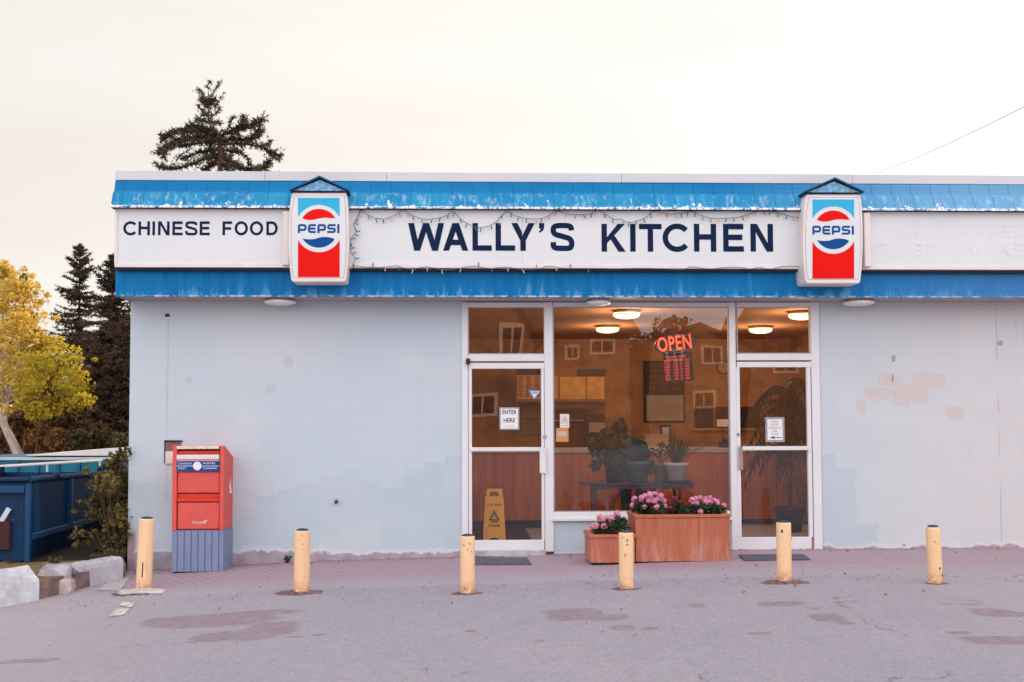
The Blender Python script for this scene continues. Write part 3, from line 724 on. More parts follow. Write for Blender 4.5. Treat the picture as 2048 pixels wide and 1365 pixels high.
mb.add([(RX1, .21, -.02), (RX1, YB, -.02), (RX1, YB, ZS-.01), (RX1, .21, ZS-.01)], [(0, 1, 2, 3)])
mb.box(RX0, XD1a-.02, .205, .21, -.02, ZS-.01); mb.box(XD2b+.02, RX1, .205, .21, -.02, ZS-.01)
mb.build('interior_wall', M['room_wall'], bld)
mb = MB(); mb.add([(RX0, .08, -.02), (RX1, .08, -.02), (RX1, YB, -.02), (RX0, YB, -.02)], [(0, 1, 2, 3)]); mb.build('interior_floor', M['room_floor'], bld)
mb = MB(); mb.add([(RX0, .08, ZS-.012), (RX1, .08, ZS-.012), (RX1, YB, ZS-.012), (RX0, YB, ZS-.012)], [(0, 1, 2, 3)]); mb.build('interior_ceiling', M['room_ceiling'], bld)
YC = 2.9
ct = thing('service_counter', 'long wood panelled service counter with a pale edge inside the restaurant', 'counter', (2, YC, 0))
mb = MB(); mb.box(RX0+.02, RX1-.02, YC, YC+.6, .0, at(1200, 906, YC).z); mb.build('panel', M['counter_wood'], ct)
mb = MB(); mb.box(RX0+.02, RX1-.02, YC-.04, YC+.64, at(1200, 906, YC).z, at(1200, 897, YC).z); mb.build('countertop', simple('pale_edge', (.50, .40, .36), .4), ct, .004)
mb = MB(); mb.box(RX0+.02, RX1-.02, YC-.012, YC, -.02, .09); mb.build('kickboard', M['dark'], ct)

def ceiling_lamp(px, py, Y, label):
    c = at(px, py, Y); z1 = ZS-.012
    o = thing('ceiling_lamp', label, 'lamp', (c.x, Y, z1), 'round lamps on the restaurant ceiling')
    mb = MB(); mb.lathe([(0, 0), (.165, 0), (.17, -.02), (.165, -.035)], (c.x, Y, z1), 28); mb.build('rim', simple('brass_rim', (.5, .33, .16), .4), o)
    mb = MB(); mb.lathe([(.163, -.03), (.163, -.06), (.14, -.085), (.08, -.10), (0, -.105)], (c.x, Y, z1), 28); mb.build('diffuser', emis('lamp_glow', (1, .70, .38), 3.0), o)
    mb = MB(); mb.lathe([(.166, -.050), (.170, -.054), (.166, -.058)], (c.x, Y, z1), 28); mb.build('trim_ring', simple('brass_ring', (.35, .2, .08), .4), o)
    li = bpy.data.lights.new('lamp_bulb', 'POINT'); li.energy = 24; li.color = (1, .60, .30); li.shadow_soft_size = .12
    lo = bpy.data.objects.new('lamp_bulb', li); COL.objects.link(lo); lo.parent = o; lo.location = (0, 0, -.22)
def Yfor(py, z): return F*(z-CH)/(838-py)-DW
ceiling_lamp(1253, 628, Yfor(628, ZS-.06), 'lit round ceiling lamp in the big window, upper of the pair')
ceiling_lamp(1215, 658, Yfor(658, ZS-.06), 'lit round ceiling lamp in the big window, lower of the pair')
ceiling_lamp(1521, 659, Yfor(659, ZS-.06), 'lit round ceiling lamp seen through the middle of the right transom')
ceiling_lamp(1604, 630, Yfor(630, ZS-.06), 'lit round ceiling lamp at the right frame of the right transom')

# ================================================================= SIGNS ON THE FASCIA
b = NB('sign_panel'); n = b.noise(1.3, 5, .6); n2 = b.noise(8, 5, .7, (1, 1, .5))
c = b.mix(b.ramp(n, .3, .7), (.625, .665, .68), (.68, .70, .70)); c = b.mix(b.ramp(n2, .55, .8, 0, .22), c, (.52, .55, .56)); b.col(c); b.rough(.38); M['panel'] = b.m
M['panel_frame'] = simple('panel_frame', (.74, .68, .65), .5, .06, 4)
def sign(name, label, x0, x1, y0, y1, seams=()):
    YP = -.575
    a = at(x0, (y0+y1)/2, YP); o = thing(name, label, 'sign', (a.x, YP, Zs(y1, YP)))
    mb = MB(); pbox(mb, x0+5, y0+6, x1-5, y1-7, YP+.012, -.455); mb.build('panel', M['panel'], o)
    mb = MB()
    pbox(mb, x0, y0, x1, y0+7, YP, -.452); pbox(mb, x0, y1-8, x1, y1, YP, -.452); pbox(mb, x0, y0+7, x0+6, y1-8, YP, -.452); pbox(mb, x1-6, y0+7, x1, y1-8, YP, -.452)
    mb.build('frame', M['panel_frame'], o, .003)
    mb = MB()
    for s in seams: pbox(mb, s, y0+8, s+1.2, y1-9, YP+.009, YP+.014)
    if seams: mb.build('seam', simple('seam_pale', (.55, .56, .57)), o)
    mb = MB(); pbox(mb, x0+2, y1, x1-2, y1+6, YP+.05, -.451); mb.build('shade_strip', M['dark'], o)  # dark strip added to deepen the shadow under the board
    return o, YP+.010
sg1, YL = sign('food_sign', 'white sign board reading CHINESE FOOD at the left end of the roof edge', 229, 584, 415.5, 535)
mb = MB()
for ch, a, c in (('C', 183, 285), ('H', 303, 393), ('I', 412, 434), ('N', 457, 548), ('E', 570, 652), ('S', 670, 768), ('E', 785, 865), ('F', 965, 1040), ('O', 1060, 1165), ('O', 1180, 1285), ('D', 1310, 1400)):
    put_letter(mb, ch, 200+a/3.938, 200+c/3.938, 330+446/3.938, 330+555/3.938, YL, .185)
mb.build('lettering', M['navy'], sg1)
sg2, YL = sign('name_sign', "long white sign board reading WALLY'S KITCHEN framed by string lights", 690, 1618, 418, 537, (1044,))
mb = MB()
for ch, a, c in (('W', 458, 741), ('A', 733, 932), ('L', 965, 1117), ('L', 1147, 1301), ('Y', 1271, 1456), ("'", 1490, 1531), ('S', 1580, 1768)):
    put_letter(mb, ch, 700+a/3.94, 700+c/3.94, 340+420/3.94, 340+638/3.94, YL, .195)
for ch, a, c in (('K', 12, 197), ('I', 238, 280), ('T', 308, 486), ('C', 493, 694), ('H', 740, 915), ('E', 970, 1132), ('N', 1185, 1363)):
    put_letter(mb, ch, 1200+a/3.938, 1200+c/3.938, 340+426/3.938, 340+645/3.938, YL, .195)
mb.build('lettering', M['navy'], sg2)
sg3, YL = sign('blank_sign', 'blank white sign board with ghosts of removed lettering at the right end', 1726, 2330, 419.5, 540)
M['ghost'] = simple('ghost_letter', (.654, .682, .690), .38, .03)
mb = MB()
def ghost(s, x0, y0, y1, adv, w):
    for i, ch in enumerate(s):
        if ch != ' ': put_letter(mb, ch, x0+i*adv, x0+i*adv+(w if ch != 'I' else w*.3), y0, y1, YL+.0015, .17)
ghost("HAWLD CODED", 1768, 450, 476, 26, 20); ghost("FLIED CHICKEN", 1752, 487, 512, 25, 19)
mb.build('lettering_ghost', M['ghost'], sg3)

def cola_sign(ox, oy, k, label, side_right):
    """barrel shaped light box; coordinates are those of a detail view, photo = ox+X/k, oy+Y/k"""
    YS = -.74; q = lambda X, Y, d=YS: XZ(ox+X/k, oy+Y/k, d)
    c0 = q(440, 1270); o = thing('cola_sign', label, 'sign', (c0[0], YS, c0[1]), 'light box signs on the roof edge')
    out = [(140, 258), (750, 258), (764, 340), (776, 480), (781, 700), (779, 900), (770, 1100), (750, 1255), (738, 1276), (150, 1276), (127, 1255), (107, 1100), (97, 900), (96, 700), (104, 480), (122, 330)]
    mb = MB(); mb.prism([q(*p) for p in out], YS, -.44); mb.build('case', M['panel_frame'], o, .012, 2)
    inn = [(165, 300), (728, 300), (744, 480), (750, 700), (748, 900), (736, 1120), (718, 1228), (160, 1228), (140, 1120), (130, 900), (130, 700), (138, 480)]
    mb = MB(); mb.prism([q(*p, YS-.004) for p in inn], YS-.004, YS+.01); mb.build('face', M['panel'], o)
    mb = MB(); ed = [q(*p, YS-.003) for p in inn]
    cxm = sum(p[0] for p in ed)/len(ed); czm = sum(p[1] for p in ed)/len(ed)
    mb.prism([((p[0]-cxm)*1.018+cxm, (p[1]-czm)*1.010+czm) for p in ed], YS-.0018, YS+.008); mb.build('bead', M['seam_grey'], o)
    Yd = YS-.0055
    def flatq(pts, mat, nm, d=0):
        mb = MB(); mb.flat([q(*p, Yd-d) for p in pts], Yd-d); mb.build(nm, mat, o)
    A = lambda r, a0, a1, n=24, cx=442, cy=668: [(cx+r*math.cos(R(a0+(a1-a0)*i/n)), cy-r*math.sin(R(a0+(a1-a0)*i/n))) for i in range(n+1)]
    r = 270; ae = math.degrees(math.acos(237/r))
    flatq([(205, 320), (679, 320)]+A(r, ae, 180-ae), M['logo_cyan'], 'logo_field')
    flatq([(679, 1222), (203, 1222)]+A(r, 180+ae, 360-ae), M['logo_red'], 'logo_field')
    top = A(223, 32, 148)
    flatq(top+spline([top[-1], (300, 568), (370, 570), (440, 555), (510, 545), (580, 550), top[0]], 4)[1:-1], M['logo_red'], 'emblem_wave')
    bot = A(218, 211, 326)
    flatq(bot+spline([bot[-1], (590, 775), (530, 765), (460, 768), (390, 788), (310, 790), bot[0]], 4)[1:-1], M['logo_blue'], 'emblem_wave')
    mb = MB(); y0, y1 = 618, 720
    for i, (ch, a, c) in enumerate((('sP', 203, 302), ('sE', 318, 408), ('sP', 425, 522), ('sS', 536, 636), ('I', 650, 677))):
        t = .235 if ch != 'I' else .25
        put_letter(mb, ch, ox+a/k, ox+c/k, oy+y0/k, oy+y1/k, Yd, t)
    mb.build('lettering', M['logo_blue'], o)
    # little gable hood over the box
    hb = simple('hood_weathered', (.17, .36, .52), .8, .5, 22, .3, 40)
    L_, T_, R_ = q(112, 240, YS-.02), q(452, 92, YS-.02), q(785, 243, YS-.02)
    mb = MB(); mb.prism([(L_[0]+.03, L_[1]+.004), (R_[0]-.03, R_[1]+.004), (T_[0], T_[1]-.02)], YS-.012, -.44); mb.build('gable', hb, o)
    mb = MB(); th = .012
    mb.prism([L_, (L_[0], L_[1]+th), (T_[0], T_[1]+th*1.6), (T_[0], T_[1])], YS-.045, -.42); mb.prism([(T_[0]+.0015, T_[1]), (T_[0]+.0015, T_[1]+th*1.6), (R_[0], R_[1]+th), R_], YS-.045, -.42)
    mb.build('hood', M['navy'] if False else simple('hood_edge', (.010, .075, .17), .6), o)
    mb = MB(); mb.box(L_[0]+.02, R_[0]-.02, YS-.016, YS+.0, L_[1]-.010, L_[1]+.003); mb.build('hood_sill', M['navy'], o)
    for X in (175, 440, 700):
        mb = MB(); p = q(X, 246, YS-.03); mb.ball((p[0], YS-.018, p[1]+.006), .010, u=8, v=6); mb.build('rivet', M['black'], o)
    # cable box standing behind the light box
    mb = MB(); s = 1 if side_right else -1
    e = q(810 if side_right else 75, 480, -.6); f_ = q(810 if side_right else 75, 1090, -.6); mb.box(e[0]-.035, e[0]+.035, -.64, -.45, f_[1], e[1]); mb.build('side_cover', M['panel_frame'], o, .006)
    if side_right:
        p = q(832, 760, -.6); mb = MB(); mb.ball((p[0], -.6, p[1]), .022, .03, .04, 10, 8); mb.build('knob', M['seam_grey'], o)
    return o
cola_sign(560, 340, 5.688, 'red white and blue cola light box between the CHINESE FOOD and name boards', False)
cola_sign(1589.0, 340+3.2, 5.688, 'red white and blue cola light box at the right end of the name board', True)

# string lights
LT = [(80, 310), (180, 375), (280, 385), (380, 345), (415, 315), (500, 365), (610, 390), (750, 365), (810, 330), (880, 395), (960, 440), (1040, 455), (1140, 420), (1230, 330), (1300, 360), (1400, 385), (1500, 385), (1560, 365), (1630, 325), (1700, 345), (1800, 355), (1900, 345), (1940, 320)]
LT2 = [(0, 325), (60, 360), (110, 390), (170, 390), (220, 415), (300, 400), (370, 370), (425, 325), (560, 350), (680, 335), (730, 328), (800, 360), (880, 380), (1000, 380), (1100, 370), (1200, 340), (1290, 315), (1400, 340), (1500, 365), (1590, 380)]
LL = [(80, 310), (60, 370), (30, 430), (48, 490), (10, 540), (5, 600), (10, 650), (40, 700), (20, 745)]
LR = [(1600, 340), (1590, 430), (1570, 520), (1600, 600), (1590, 690), (1620, 770)]
LB = [(20, 750), (100, 765), (220, 770), (330, 762), (370, 758), (480, 785), (600, 765), (750, 790), (900, 768), (980, 760), (1100, 778), (1230, 768), (1370, 785), (1500, 778), (1560, 758), (1700, 775), (2000, 778)]
LB2 = [(100, 782), (350, 775), (640, 785), (720, 765), (870, 782), (960, 772), (1100, 768), (1180, 782), (1250, 770), (1340, 782), (1440, 762), (1520, 758), (1600, 765)]
conv = lambda l, o=700, k=3.94: [(o+a/k, 340+c/k) for a, c in l]
YW = -.592
def sag(path, n=4): return spline(path, n)
sl_ = thing('string_lights', 'strings of small coloured bulbs draped round the name board', 'string lights', at(1150, 420, YW))
rp = random.Random(11)
paths = [conv(LT)+conv(LT2, 1200, 3.938), conv(LL), conv(LR, 1200, 3.938), conv(LB)+conv(LB2, 1200, 3.938)]
mb = MB(); bulbs = []
for pi, path in enumerate(paths):
    sp = sag(path)
    pts = [at(px, py+rp.uniform(-.35, .35), YW+rp.uniform(-.006, .004)) for px, py in sp]
    mb.tube(pts, .0036, 5)
    # walk the wire, a socket every ~12 photo px
    acc = 0; step = (16.5, 10, 10, 34)[pi]
    for a, c in zip(sp, sp[1:]):
        d = math.hypot(c[0]-a[0], c[1]-a[1]); 
        while acc < d:
            t = acc/max(d, 1e-6); bulbs.append((a[0]+(c[0]-a[0])*t, a[1]+(c[1]-a[1])*t, pi)); acc += step*rp.uniform(.75, 1.25)
        acc -= d
mb.build('wire', simple('wire_green', (.04, .16, .20), .5), sl_)
bc = [simple('bulb_green', (.03, .16, .17), .3), simple('bulb_blue', (.03, .12, .26), .3), simple('bulb_red', (.36, .14, .13), .3), simple('bulb_orange', (.60, .32, .22), .3), simple('bulb_teal', (.03, .15, .22), .3)]
bulbs = bulbs[:99]
for i, (px, py, pi) in enumerate(bulbs):
    p = at(px, py, YW-.004); an = rp.uniform(-.5, .5)+(1.5 if pi in (1, 2) and rp.random() < .7 else 0)
    if pi == 3 and rp.random() < .25: an = 3.1
    d = Vector((math.sin(an), -.15, -math.cos(an))); L = .034
    mb = MB(); mb.tube([p, p+d*.016, p+d*.018, p+d*(.018+L*.45), p+d*(.018+L*.8), p+d*(.018+L)], [.0045, .0045, .006, .007, .005, .001], 7)
    mb.build('bulb', bc[3 if (pi == 3 and rp.random() < .6) else rp.randrange(5)], sl_)

# lamps under the soffit
def soffit_lamp(px, py, label, w=.175, Y=-.22):
    c = at(px, py, Y); z1 = ZF0+.004
    o = thing('soffit_lamp', label, 'lamp', (c.x, Y, z1), 'round lamps under the roof overhang')
    mb = MB(); mb.lathe([(0, 0), (w*.82, 0), (w*.86, -.018), (w*.9, -.03)], (c.x, Y, z1), 28); mb.build('base', simple('lamp_base', (.40, .33, .33), .5), o)
    mb = MB(); mb.lathe([(w*.9, -.028), (w, -.034), (w*.98, -.05), (w*.7, -.066), (0, -.074)], (c.x, Y, z1), 28); mb.build('diffuser', simple('opal', (.82, .80, .76), .35, .02), o)
    return o
soffit_lamp(560, 604, 'unlit round lamp under the overhang above the blank left wall')
soffit_lamp(1197, 603, 'unlit round lamp under the overhang above the big window', .14)
soffit_lamp(1717, 604, 'unlit round lamp under the overhang right of the right door')

# ================================================================= NOTICES ON THE GLASS
YN = -.004
def notice(name, label, cat, x0, y0, x1, y1, lines, frame=None, Y=.006, mat='paper'):
    """taped sheet on a pane"""
    c = at((x0+x1)/2, (y0+y1)/2, Y); o = thing(name, label, cat, (c.x, Y, c.z))
    if frame:
        mb = MB(); pbox(mb, x0-frame, y0-frame, x1+frame, y1+frame, Y-.002, Y+.004); mb.build('sleeve', simple('plastic_sleeve', (.30, .29, .34), .35, .2, 20), o, .001)
    mb = MB(); pbox(mb, x0, y0, x1, y1, Y-.004, Y+.003); mb.build('sheet', M[mat] if isinstance(mat, str) else mat, o)
    ts = []
    for (s, px, py, hpx, xs, mt, off) in lines:
        p = at(px, py, Y-.0055); ts.append(text_obj('lettering', s, hpx/178, p.x, Y-.0055, p.z, M[mt], o, xs=xs, off=off*.5, fit=(xs/178 if xs > 3 else 0)))
    if ts: join('lettering', ts, o)
    return o
notice('door_notice', 'framed white ENTER HERE notice on the left door glass', 'notice', 1001.5, 818, 1036, 857.5,
       [('ENTER', 1018.5, 825, 8.6, 28.5, 'ink', .03), ('HERE', 1018.5, 841.5, 8.6, 23, 'ink', .03), ('Thank you', 1019, 853, 2.6, 1.2, 'grey_ink', 0)], 2.8)
o = notice('door_notice', 'white notice with a left-pointing arrow on the right door glass', 'notice', 1535, 839, 1565, 880.5,
       [('PLEASE', 1549.5, 843.5, 4.4, .86, 'grey_ink', 0), ('ENTER', 1549, 850, 4.4, .86, 'grey_ink', 0), ('THROUGH', 1550, 856.5, 4.4, .86, 'grey_ink', 0), ('SIDE', 1549.5, 862.5, 4.2, .86, 'grey_ink', 0), ('DOOR', 1550, 868.5, 4.4, .9, 'grey_ink', 0)], 4.2)
mb = MB(); mb.flat([XZ(1539, 875.6, 0), XZ(1549, 872.5, 0), XZ(1549, 875, 0), XZ(1564, 875, 0), XZ(1564, 876.3, 0), XZ(1549, 876.3, 0), XZ(1549, 878.4, 0)], .0005); mb.build('arrow', M['ink'], o)
o = notice('window_card', 'small cream card with a round crest stuck on the big window by its left post', 'card', 1120, 828.5, 1138.5, 856, [], mat=simple('cream_card', (.74, .64, .52), .8))
c = at(1129.5, 840, 0); mb = MB()
mb.add([(c.x+.028*math.cos(t*math.pi/10), .0005, c.z+.036*math.sin(t*math.pi/10)) for t in range(20)], [tuple(range(20))])
mb.add([(c.x+a, .0002, c.z+e) for a, e in ((-.045, -.04), (-.035, -.048), (.045, -.012), (.035, -.004))], [(0, 1, 2, 3)]); mb.add([(c.x-a, -.0001, c.z+e) for a, e in ((-.045, -.04), (-.035, -.048), (.045, -.012), (.035, -.004))], [(0, 1, 2, 3)])
mb.build('crest', simple('crest_grey', (.45, .47, .50), .7), o)
mb = MB(); pbox(mb, 1123, 850.5, 1136, 853, .0008, .0018); mb.build('faded_print', simple('print_grey', (.50, .48, .44), .8), o)
o = notice('window_card', 'orange card taped below the cream crest card on the big window', 'card', 1112, 856.5, 1137, 884, [], mat=simple('orange_card', (.56, .25, .10), .8), Y=.008)
mb = MB(); pbox(mb, 1115, 863, 1133, 872, .002, .003); mb.build('label', simple('faded_label', (.55, .42, .34), .8), o)
o = thing('triangle_sticker', 'blue and white downward triangle sticker on the left door glass', 'sticker', at(1068, 788, 0))
mb = MB(); mb.flat([XZ(1056, 780.5, 0), XZ(1082, 780.5, 0), XZ(1068.5, 800, 0)], .004); mb.build('border', simple('sticker_blue', (.08, .22, .42), .6), o)
mb = MB(); mb.flat([XZ(1060, 783, 0), XZ(1079.5, 783, 0), XZ(1069, 797, 0)], .0025); mb.build('centre', simple('sticker_white', (.52, .66, .74), .6), o)
mb = MB(); pbox(mb, 1064, 785.6, 1075, 787.2, .0012, .0022); mb.build('faded_print', M['ink'], o)

# lit OPEN sign with business hours, hung in the window
YO = .12
o = thing('open_sign', 'red glowing OPEN sign with business hours hung in the big window', 'sign', at(1350, 715, YO))
mb = MB(); cx, cz = XZ(1350, 688, YO); T = R(-7)
ring = [(cx+.235*math.cos(a)*math.cos(T)+.118*math.sin(a)*math.sin(T), cz-.235*math.cos(a)*math.sin(T)+.118*math.sin(a)*math.cos(T)) for a in [2*math.pi*i/36 for i in range(36)]]
mb.prism(ring, YO, YO+.02); mb.build('board', M['black'], o)
mb = MB(); rr = [(cx+(x-cx)*.92, YO-.004, cz+(z-cz)*.90) for x, z in ring]; mb.tube(rr+rr[:1], .004, 6, cap=False); mb.build('tube', simple('unlit_tube', (.20, .26, .42), .3), o)
RED = emis('open_red', (1, .035, .008), 1.5); GLO = emis('open_glow', (1, .16, .04), 1.35); RD2 = emis('hours_red', (1, .045, .02), .75)
p = at(1349.5, 688, YO-.012); text_obj('lettering', 'OPEN', 30/178, p.x, YO-.006, p.z, RED, o, off=.028, tilt=T, track=1.06, fit=68/172)
text_obj('lettering', 'OPEN', 28.5/178, p.x, YO-.012, p.z, GLO, o, off=-.008, tilt=T, track=1.09, fit=65/172)
mb = MB(); mb.prism([XZ(1326, 707, YO), XZ(1383, 703, YO), XZ(1388, 762, YO), XZ(1331, 766, YO)], YO, YO+.015); mb.build('hours_board', M['black'], o)
ts = []
p = at(1353, 714, YO-.004); ts.append(text_obj('l', 'BUSINESS HOURS', 5.2/178, p.x, YO-.004, p.z, RD2, o, xs=.66, off=.02, tilt=R(-4)))
for i, d_ in enumerate(['MON', 'TUE', 'WED', 'THU', 'FRI', 'SAT', 'SUN']):
    yy = 721.6+i*6.1
    for (s, xx, k_) in ((d_, 1334+i*.35, .8), ('11:00', 1350.5+i*.35, .62), ('TO', 1362+i*.3, .5), ('9:00', 1374+i*.25, .75)):
        p = at(xx, yy-(xx-1353)*.06, YO-.004); ts.append(text_obj('l', s, 4.8/178, p.x, YO-.004, p.z, RD2, o, xs=k_, off=.03, tilt=R(-4)))
join('hours_lettering', ts, o)

# ================================================================= INSIDE THE RESTAURANT
def wallthing(name, label, cat, Y, parts):
    x0 = min(p[2][0] for p in parts); y1 = max(p[2][3] for p in parts)
    o = thing(name, label, cat, at(x0, y1, Y))
    for (nm, mat, r_, d0, d1) in parts:
        mb = MB(); pbox(mb, *r_, Y+d0, Y+d1); mb.build(nm, mat, o)
    return o
YBW = YB-.01
lit = simple('menu_face', (.62, .32, .16), .6, .2, 4); lit2 = simple('menu_face_yellow', (.66, .36, .10), .6, .25, 6)
wood2 = simple('frame_wood', (.30, .12, .05), .6)
o = wallthing('menu_board', 'wide overhead menu board behind the left door and window', 'menu board', YBW-.9,
    [('frame', wood2, (1031, 735, 1212, 804), 0, .12), ('header', M['dark'], (1035, 738, 1082, 750), -.01, .0), ('header', M['dark'], (1154, 738, 1211, 753), -.01, 0),
     ('panel', lit, (1035, 751, 1116, 799), -.012, 0), ('panel', lit2, (1120, 754, 1171, 799), -.012, 0), ('panel', lit2, (1174, 754, 1208, 799), -.012, 0)])
mb = MB(); rr = random.Random(3)
for i in range(9):
    for x0 in (1038, 1052, 1070): pbox(mb, x0, 754+i*4.6, x0+rr.uniform(6, 11), 756+i*4.6, YBW-.917, YBW-.911)
mb.build('menu_lines', M['dark'], o)
for (r_, lb) in (((1042, 809, 1082, 840), 'brown framed certificate left, the upper of two under the menu board'), ((1042, 846, 1082, 872), 'brown framed certificate left, the lower of two under the menu board')):
    x0, y0, x1, y1 = r_
    wallthing('framed_certificate', lb, 'picture', YBW-.03, [('frame', wood2, r_, 0, .03), ('sheet', simple('sepia', (.38, .26, .19), .8, .2, 8), (x0+3, y0+3, x1-3, y1-3), -.006, 0)])['group'] = 'certificates on the back wall'
o = wallthing('kitchen_hood', 'dark steel kitchen hood and shelving behind the counter', 'kitchen hood', YBW-.8,
    [('hood', simple('hood_dark', (.10, .075, .075), .4), (1108, 806, 1212, 818), 0, .5), ('backing', simple('kitchen_dark', (.10, .065, .06), .7, .4, 9), (1108, 828, 1210, 892), .3, .6),
     ('shelf', simple('shelf_orange', (.48, .20, .10), .5), (1108, 840, 1172, 842.5), .1, .3), ('shelf', simple('steel', (.35, .28, .25), .4), (1175, 846, 1210, 865), .05, .3), ('post', M['black'], (1170, 832, 1178, 892), .0, .1)])
o = wallthing('chalkboard', 'tall black menu chalkboard with a grey sheet fixed over its lower half', 'chalkboard', YBW-.03,
    [('board', simple('board_black', (.022, .012, .010), .6, .4, 12), (1288, 722, 1369, 845), 0, .03)])
mb = MB()
for i in range(5):
    for j in range(3): pbox(mb, 1293+j*25, 727+i*11.5, 1313+j*25, 735+i*11.5, YBW-.034, YBW-.028)
mb.build('menu_card', simple('board_brown', (.10, .035, .022), .7, .4, 20), o)
mb = MB(); pbox(mb, 1293, 791, 1367, 842, YBW-.05, YBW-.028); mb.build('sheet', simple('grey_sheet', (.40, .34, .29), .8, .12, 5), o)
mb = MB(); rr = random.Random(5)
for i in range(4): pbox(mb, 1300, 812+i*6, 1300+rr.uniform(25, 50), 813.2+i*6, YBW-.056, YBW-.051)
mb.build('writing', simple('faint_ink', (.22, .17, .14)), o)
c = at(1447, 735, YBW-.03); o = thing('wall_clock', 'round wall clock with a dark red rim beside the right window post', 'clock', c)
mb = MB(); mb.tube([(c.x, c.y, c.z), (c.x, c.y+.03, c.z)], .115, 28, smooth=False); mb.build('rim', simple('clock_rim', (.14, .03, .02), .4), o)
mb = MB(); mb.tube([(c.x, c.y-.006, c.z), (c.x, c.y, c.z)], .092, 28, smooth=False); mb.build('dial', simple('clock_dial', (.45, .36, .26), .6), o)
mb = MB(); mb.obox((c.x+.02, c.y-.009, c.z+.012), .055, .004, .008, Matrix.Rotation(R(-30), 3, 'Y')); mb.obox((c.x-.004, c.y-.009, c.z+.03), .007, .004, .07); mb.build('hand', M['black'], o)
wallthing('serving_hatch', 'dark serving hatch with a glowing orange sill in the back wall', 'hatch', YBW-.06,
    [('opening', simple('hatch_dark', (.035, .018, .014), .7, .5, 6), (1391, 814, 1520, 856), 0, .05), ('sill', simple('hatch_sill', (.62, .30, .14), .5), (1388, 857, 1522, 861), -.04, .05), ('jamb', wood2, (1426, 814, 1431, 856), -.01, 0)])
wallthing('counter_card', 'small white card stand on the counter at the right edge of the big window', 'card', YC+.2,
    [('card', simple('white_card', (.85, .78, .72), .7), (1434, 839, 1457, 854), 0, .01), ('stem', M['dark'], (1444, 854, 1447, 897), 0, .01)])
o = wallthing('leaning_picture', 'small dark framed picture standing on the counter behind the spiky plant', 'picture', YC+.25,
    [('frame', M['dark'], (1320, 850, 1343, 884), 0, .02), ('picture', simple('picture_pale', (.35, .42, .46), .6, .3, 15), (1325, 855, 1339, 880), -.004, 0)])
wallthing('napkin_stand', 'low pale brown box on the counter behind the potted plants', 'box', YC+.15,
    [('body', simple('carton', (.50, .34, .22), .8, .15, 9), (1290, 872, 1336, 898), 0, .3), ('lid', simple('carton_lid', (.42, .26, .16), .8), (1288, 869, 1338, 873), -.01, .31)])

# folding table with potted plants
YT = .95
tz = at(1280, 967, YT).z; xa, xb = at(1164, 967, YT).x, at(1390, 967, YT).x
o = thing('trestle_table', 'dark folding table standing inside the big window', 'table', ((xa+xb)/2, YT+.2, 0))
dk = simple('table_dark', (.035, .030, .045), .5)
mb = MB(); mb.box(xa, xb, YT, YT+.45, tz-.022, tz); mb.box(xa+.1, xb-.02, YT+.02, YT+.04, tz-.07, tz-.022); mb.build('table_top', dk, o, .004)
for X in (xa+.17, xb-.17):
    for yy in (YT+.05, YT+.38):
        mb = MB(); mb.box(X-.014, X+.014, yy, yy+.028, -.02, tz-.022); mb.build('leg', dk, o)
mb = MB(); mb.tube([(xa+.19, YT+.06, .10), (xa+.50, YT+.06, tz-.05)], .014, 6); mb.build('brace', dk, o)
mb = MB(); mb.tube([(xb-.19, YT+.06, .10), (xb-.50, YT+.06, tz-.05)], .014, 6); mb.build('brace', dk, o)

def leaf_cloud(mb, c, rad, n, size, rnd, shape=1.0, up=0):
    """leaf-sized bent quads scattered through a ball"""
    for _ in range(n):
        while True:
            v = Vector((rnd.uniform(-1, 1), rnd.uniform(-1, 1), rnd.uniform(-1, 1)))
            if .15 < v.length < 1: break
        v = v.normalized()*(v.length**shape)
        p = Vector(c)+Vector((v.x*rad[0], v.y*rad[1], v.z*rad[2]))
        a = Vector((rnd.gauss(0, 1), rnd.gauss(0, 1), rnd.gauss(up, 1))).normalized(); d = a.cross(Vector((rnd.gauss(0, 1), rnd.gauss(0, 1), rnd.gauss(0, 1)))).normalized()
        s = size*rnd.uniform(.6, 1.4); nrm = a.cross(d)
        mb.add([p-a*s*.5, p+d*s*.32+nrm*s*.08, p+a*s*.55, p-d*s*.32+nrm*s*.08], [(0, 1, 2, 3)])
def pot(mb, c, r0, r1, h): mb.lathe([(0, 0), (r0, 0), (r1*.97, h*.84), (r1*1.06, h*.85), (r1*1.07, h), (r1*.95, h), (r1*.9, h*.9), (0, h*.88)], c, 20)
G1 = leafmat('house_plant_leaf', (.008, .030, .022), (.025, .085, .060), 6); G2 = leafmat('teal_plant_leaf', (.006, .028, .030), (.015, .075, .075), 5)
rr = random.Random(21)
def potted(label, px, r0, r1, h, potm, yoff=.2, saucer=False):
    c = at(px, 967, YT+yoff); c.z = tz
    o = thing('potted_plant', label, 'potted plant', c, 'potted plants on the table inside the window')
    if saucer:
        mb = MB(); mb.lathe([(0, 0), (r1*1.05, 0), (r1*1.3, .035), (r1*1.2, .035), (r1, .012), (0, .012)], c, 20); mb.build('saucer', M['dark'], o); c = c+Vector((0, 0, .014))
    mb = MB(); pot(mb, c, r0, r1, h); mb.build('pot', potm, o)
    return o, c
o, c = potted('leafy dark green plant in a black pot, leftmost on the table', 1226, .08, .11, .27, M['black'])
mb = MB()
for (px, py, r) in ((1200, 885, .12), (1215, 870, .10), (1235, 895, .14), (1205, 912, .12), (1232, 918, .12), (1192, 932, .07), (1222, 900, .12), (1190, 900, .09)):
    q = at(px, py, YT+.15+rr.uniform(-.05, .05)); leaf_cloud(mb, q, (r, r, r*.9), 75, .065, rr)
mb.build('foliage', G1, o)
mb = MB()
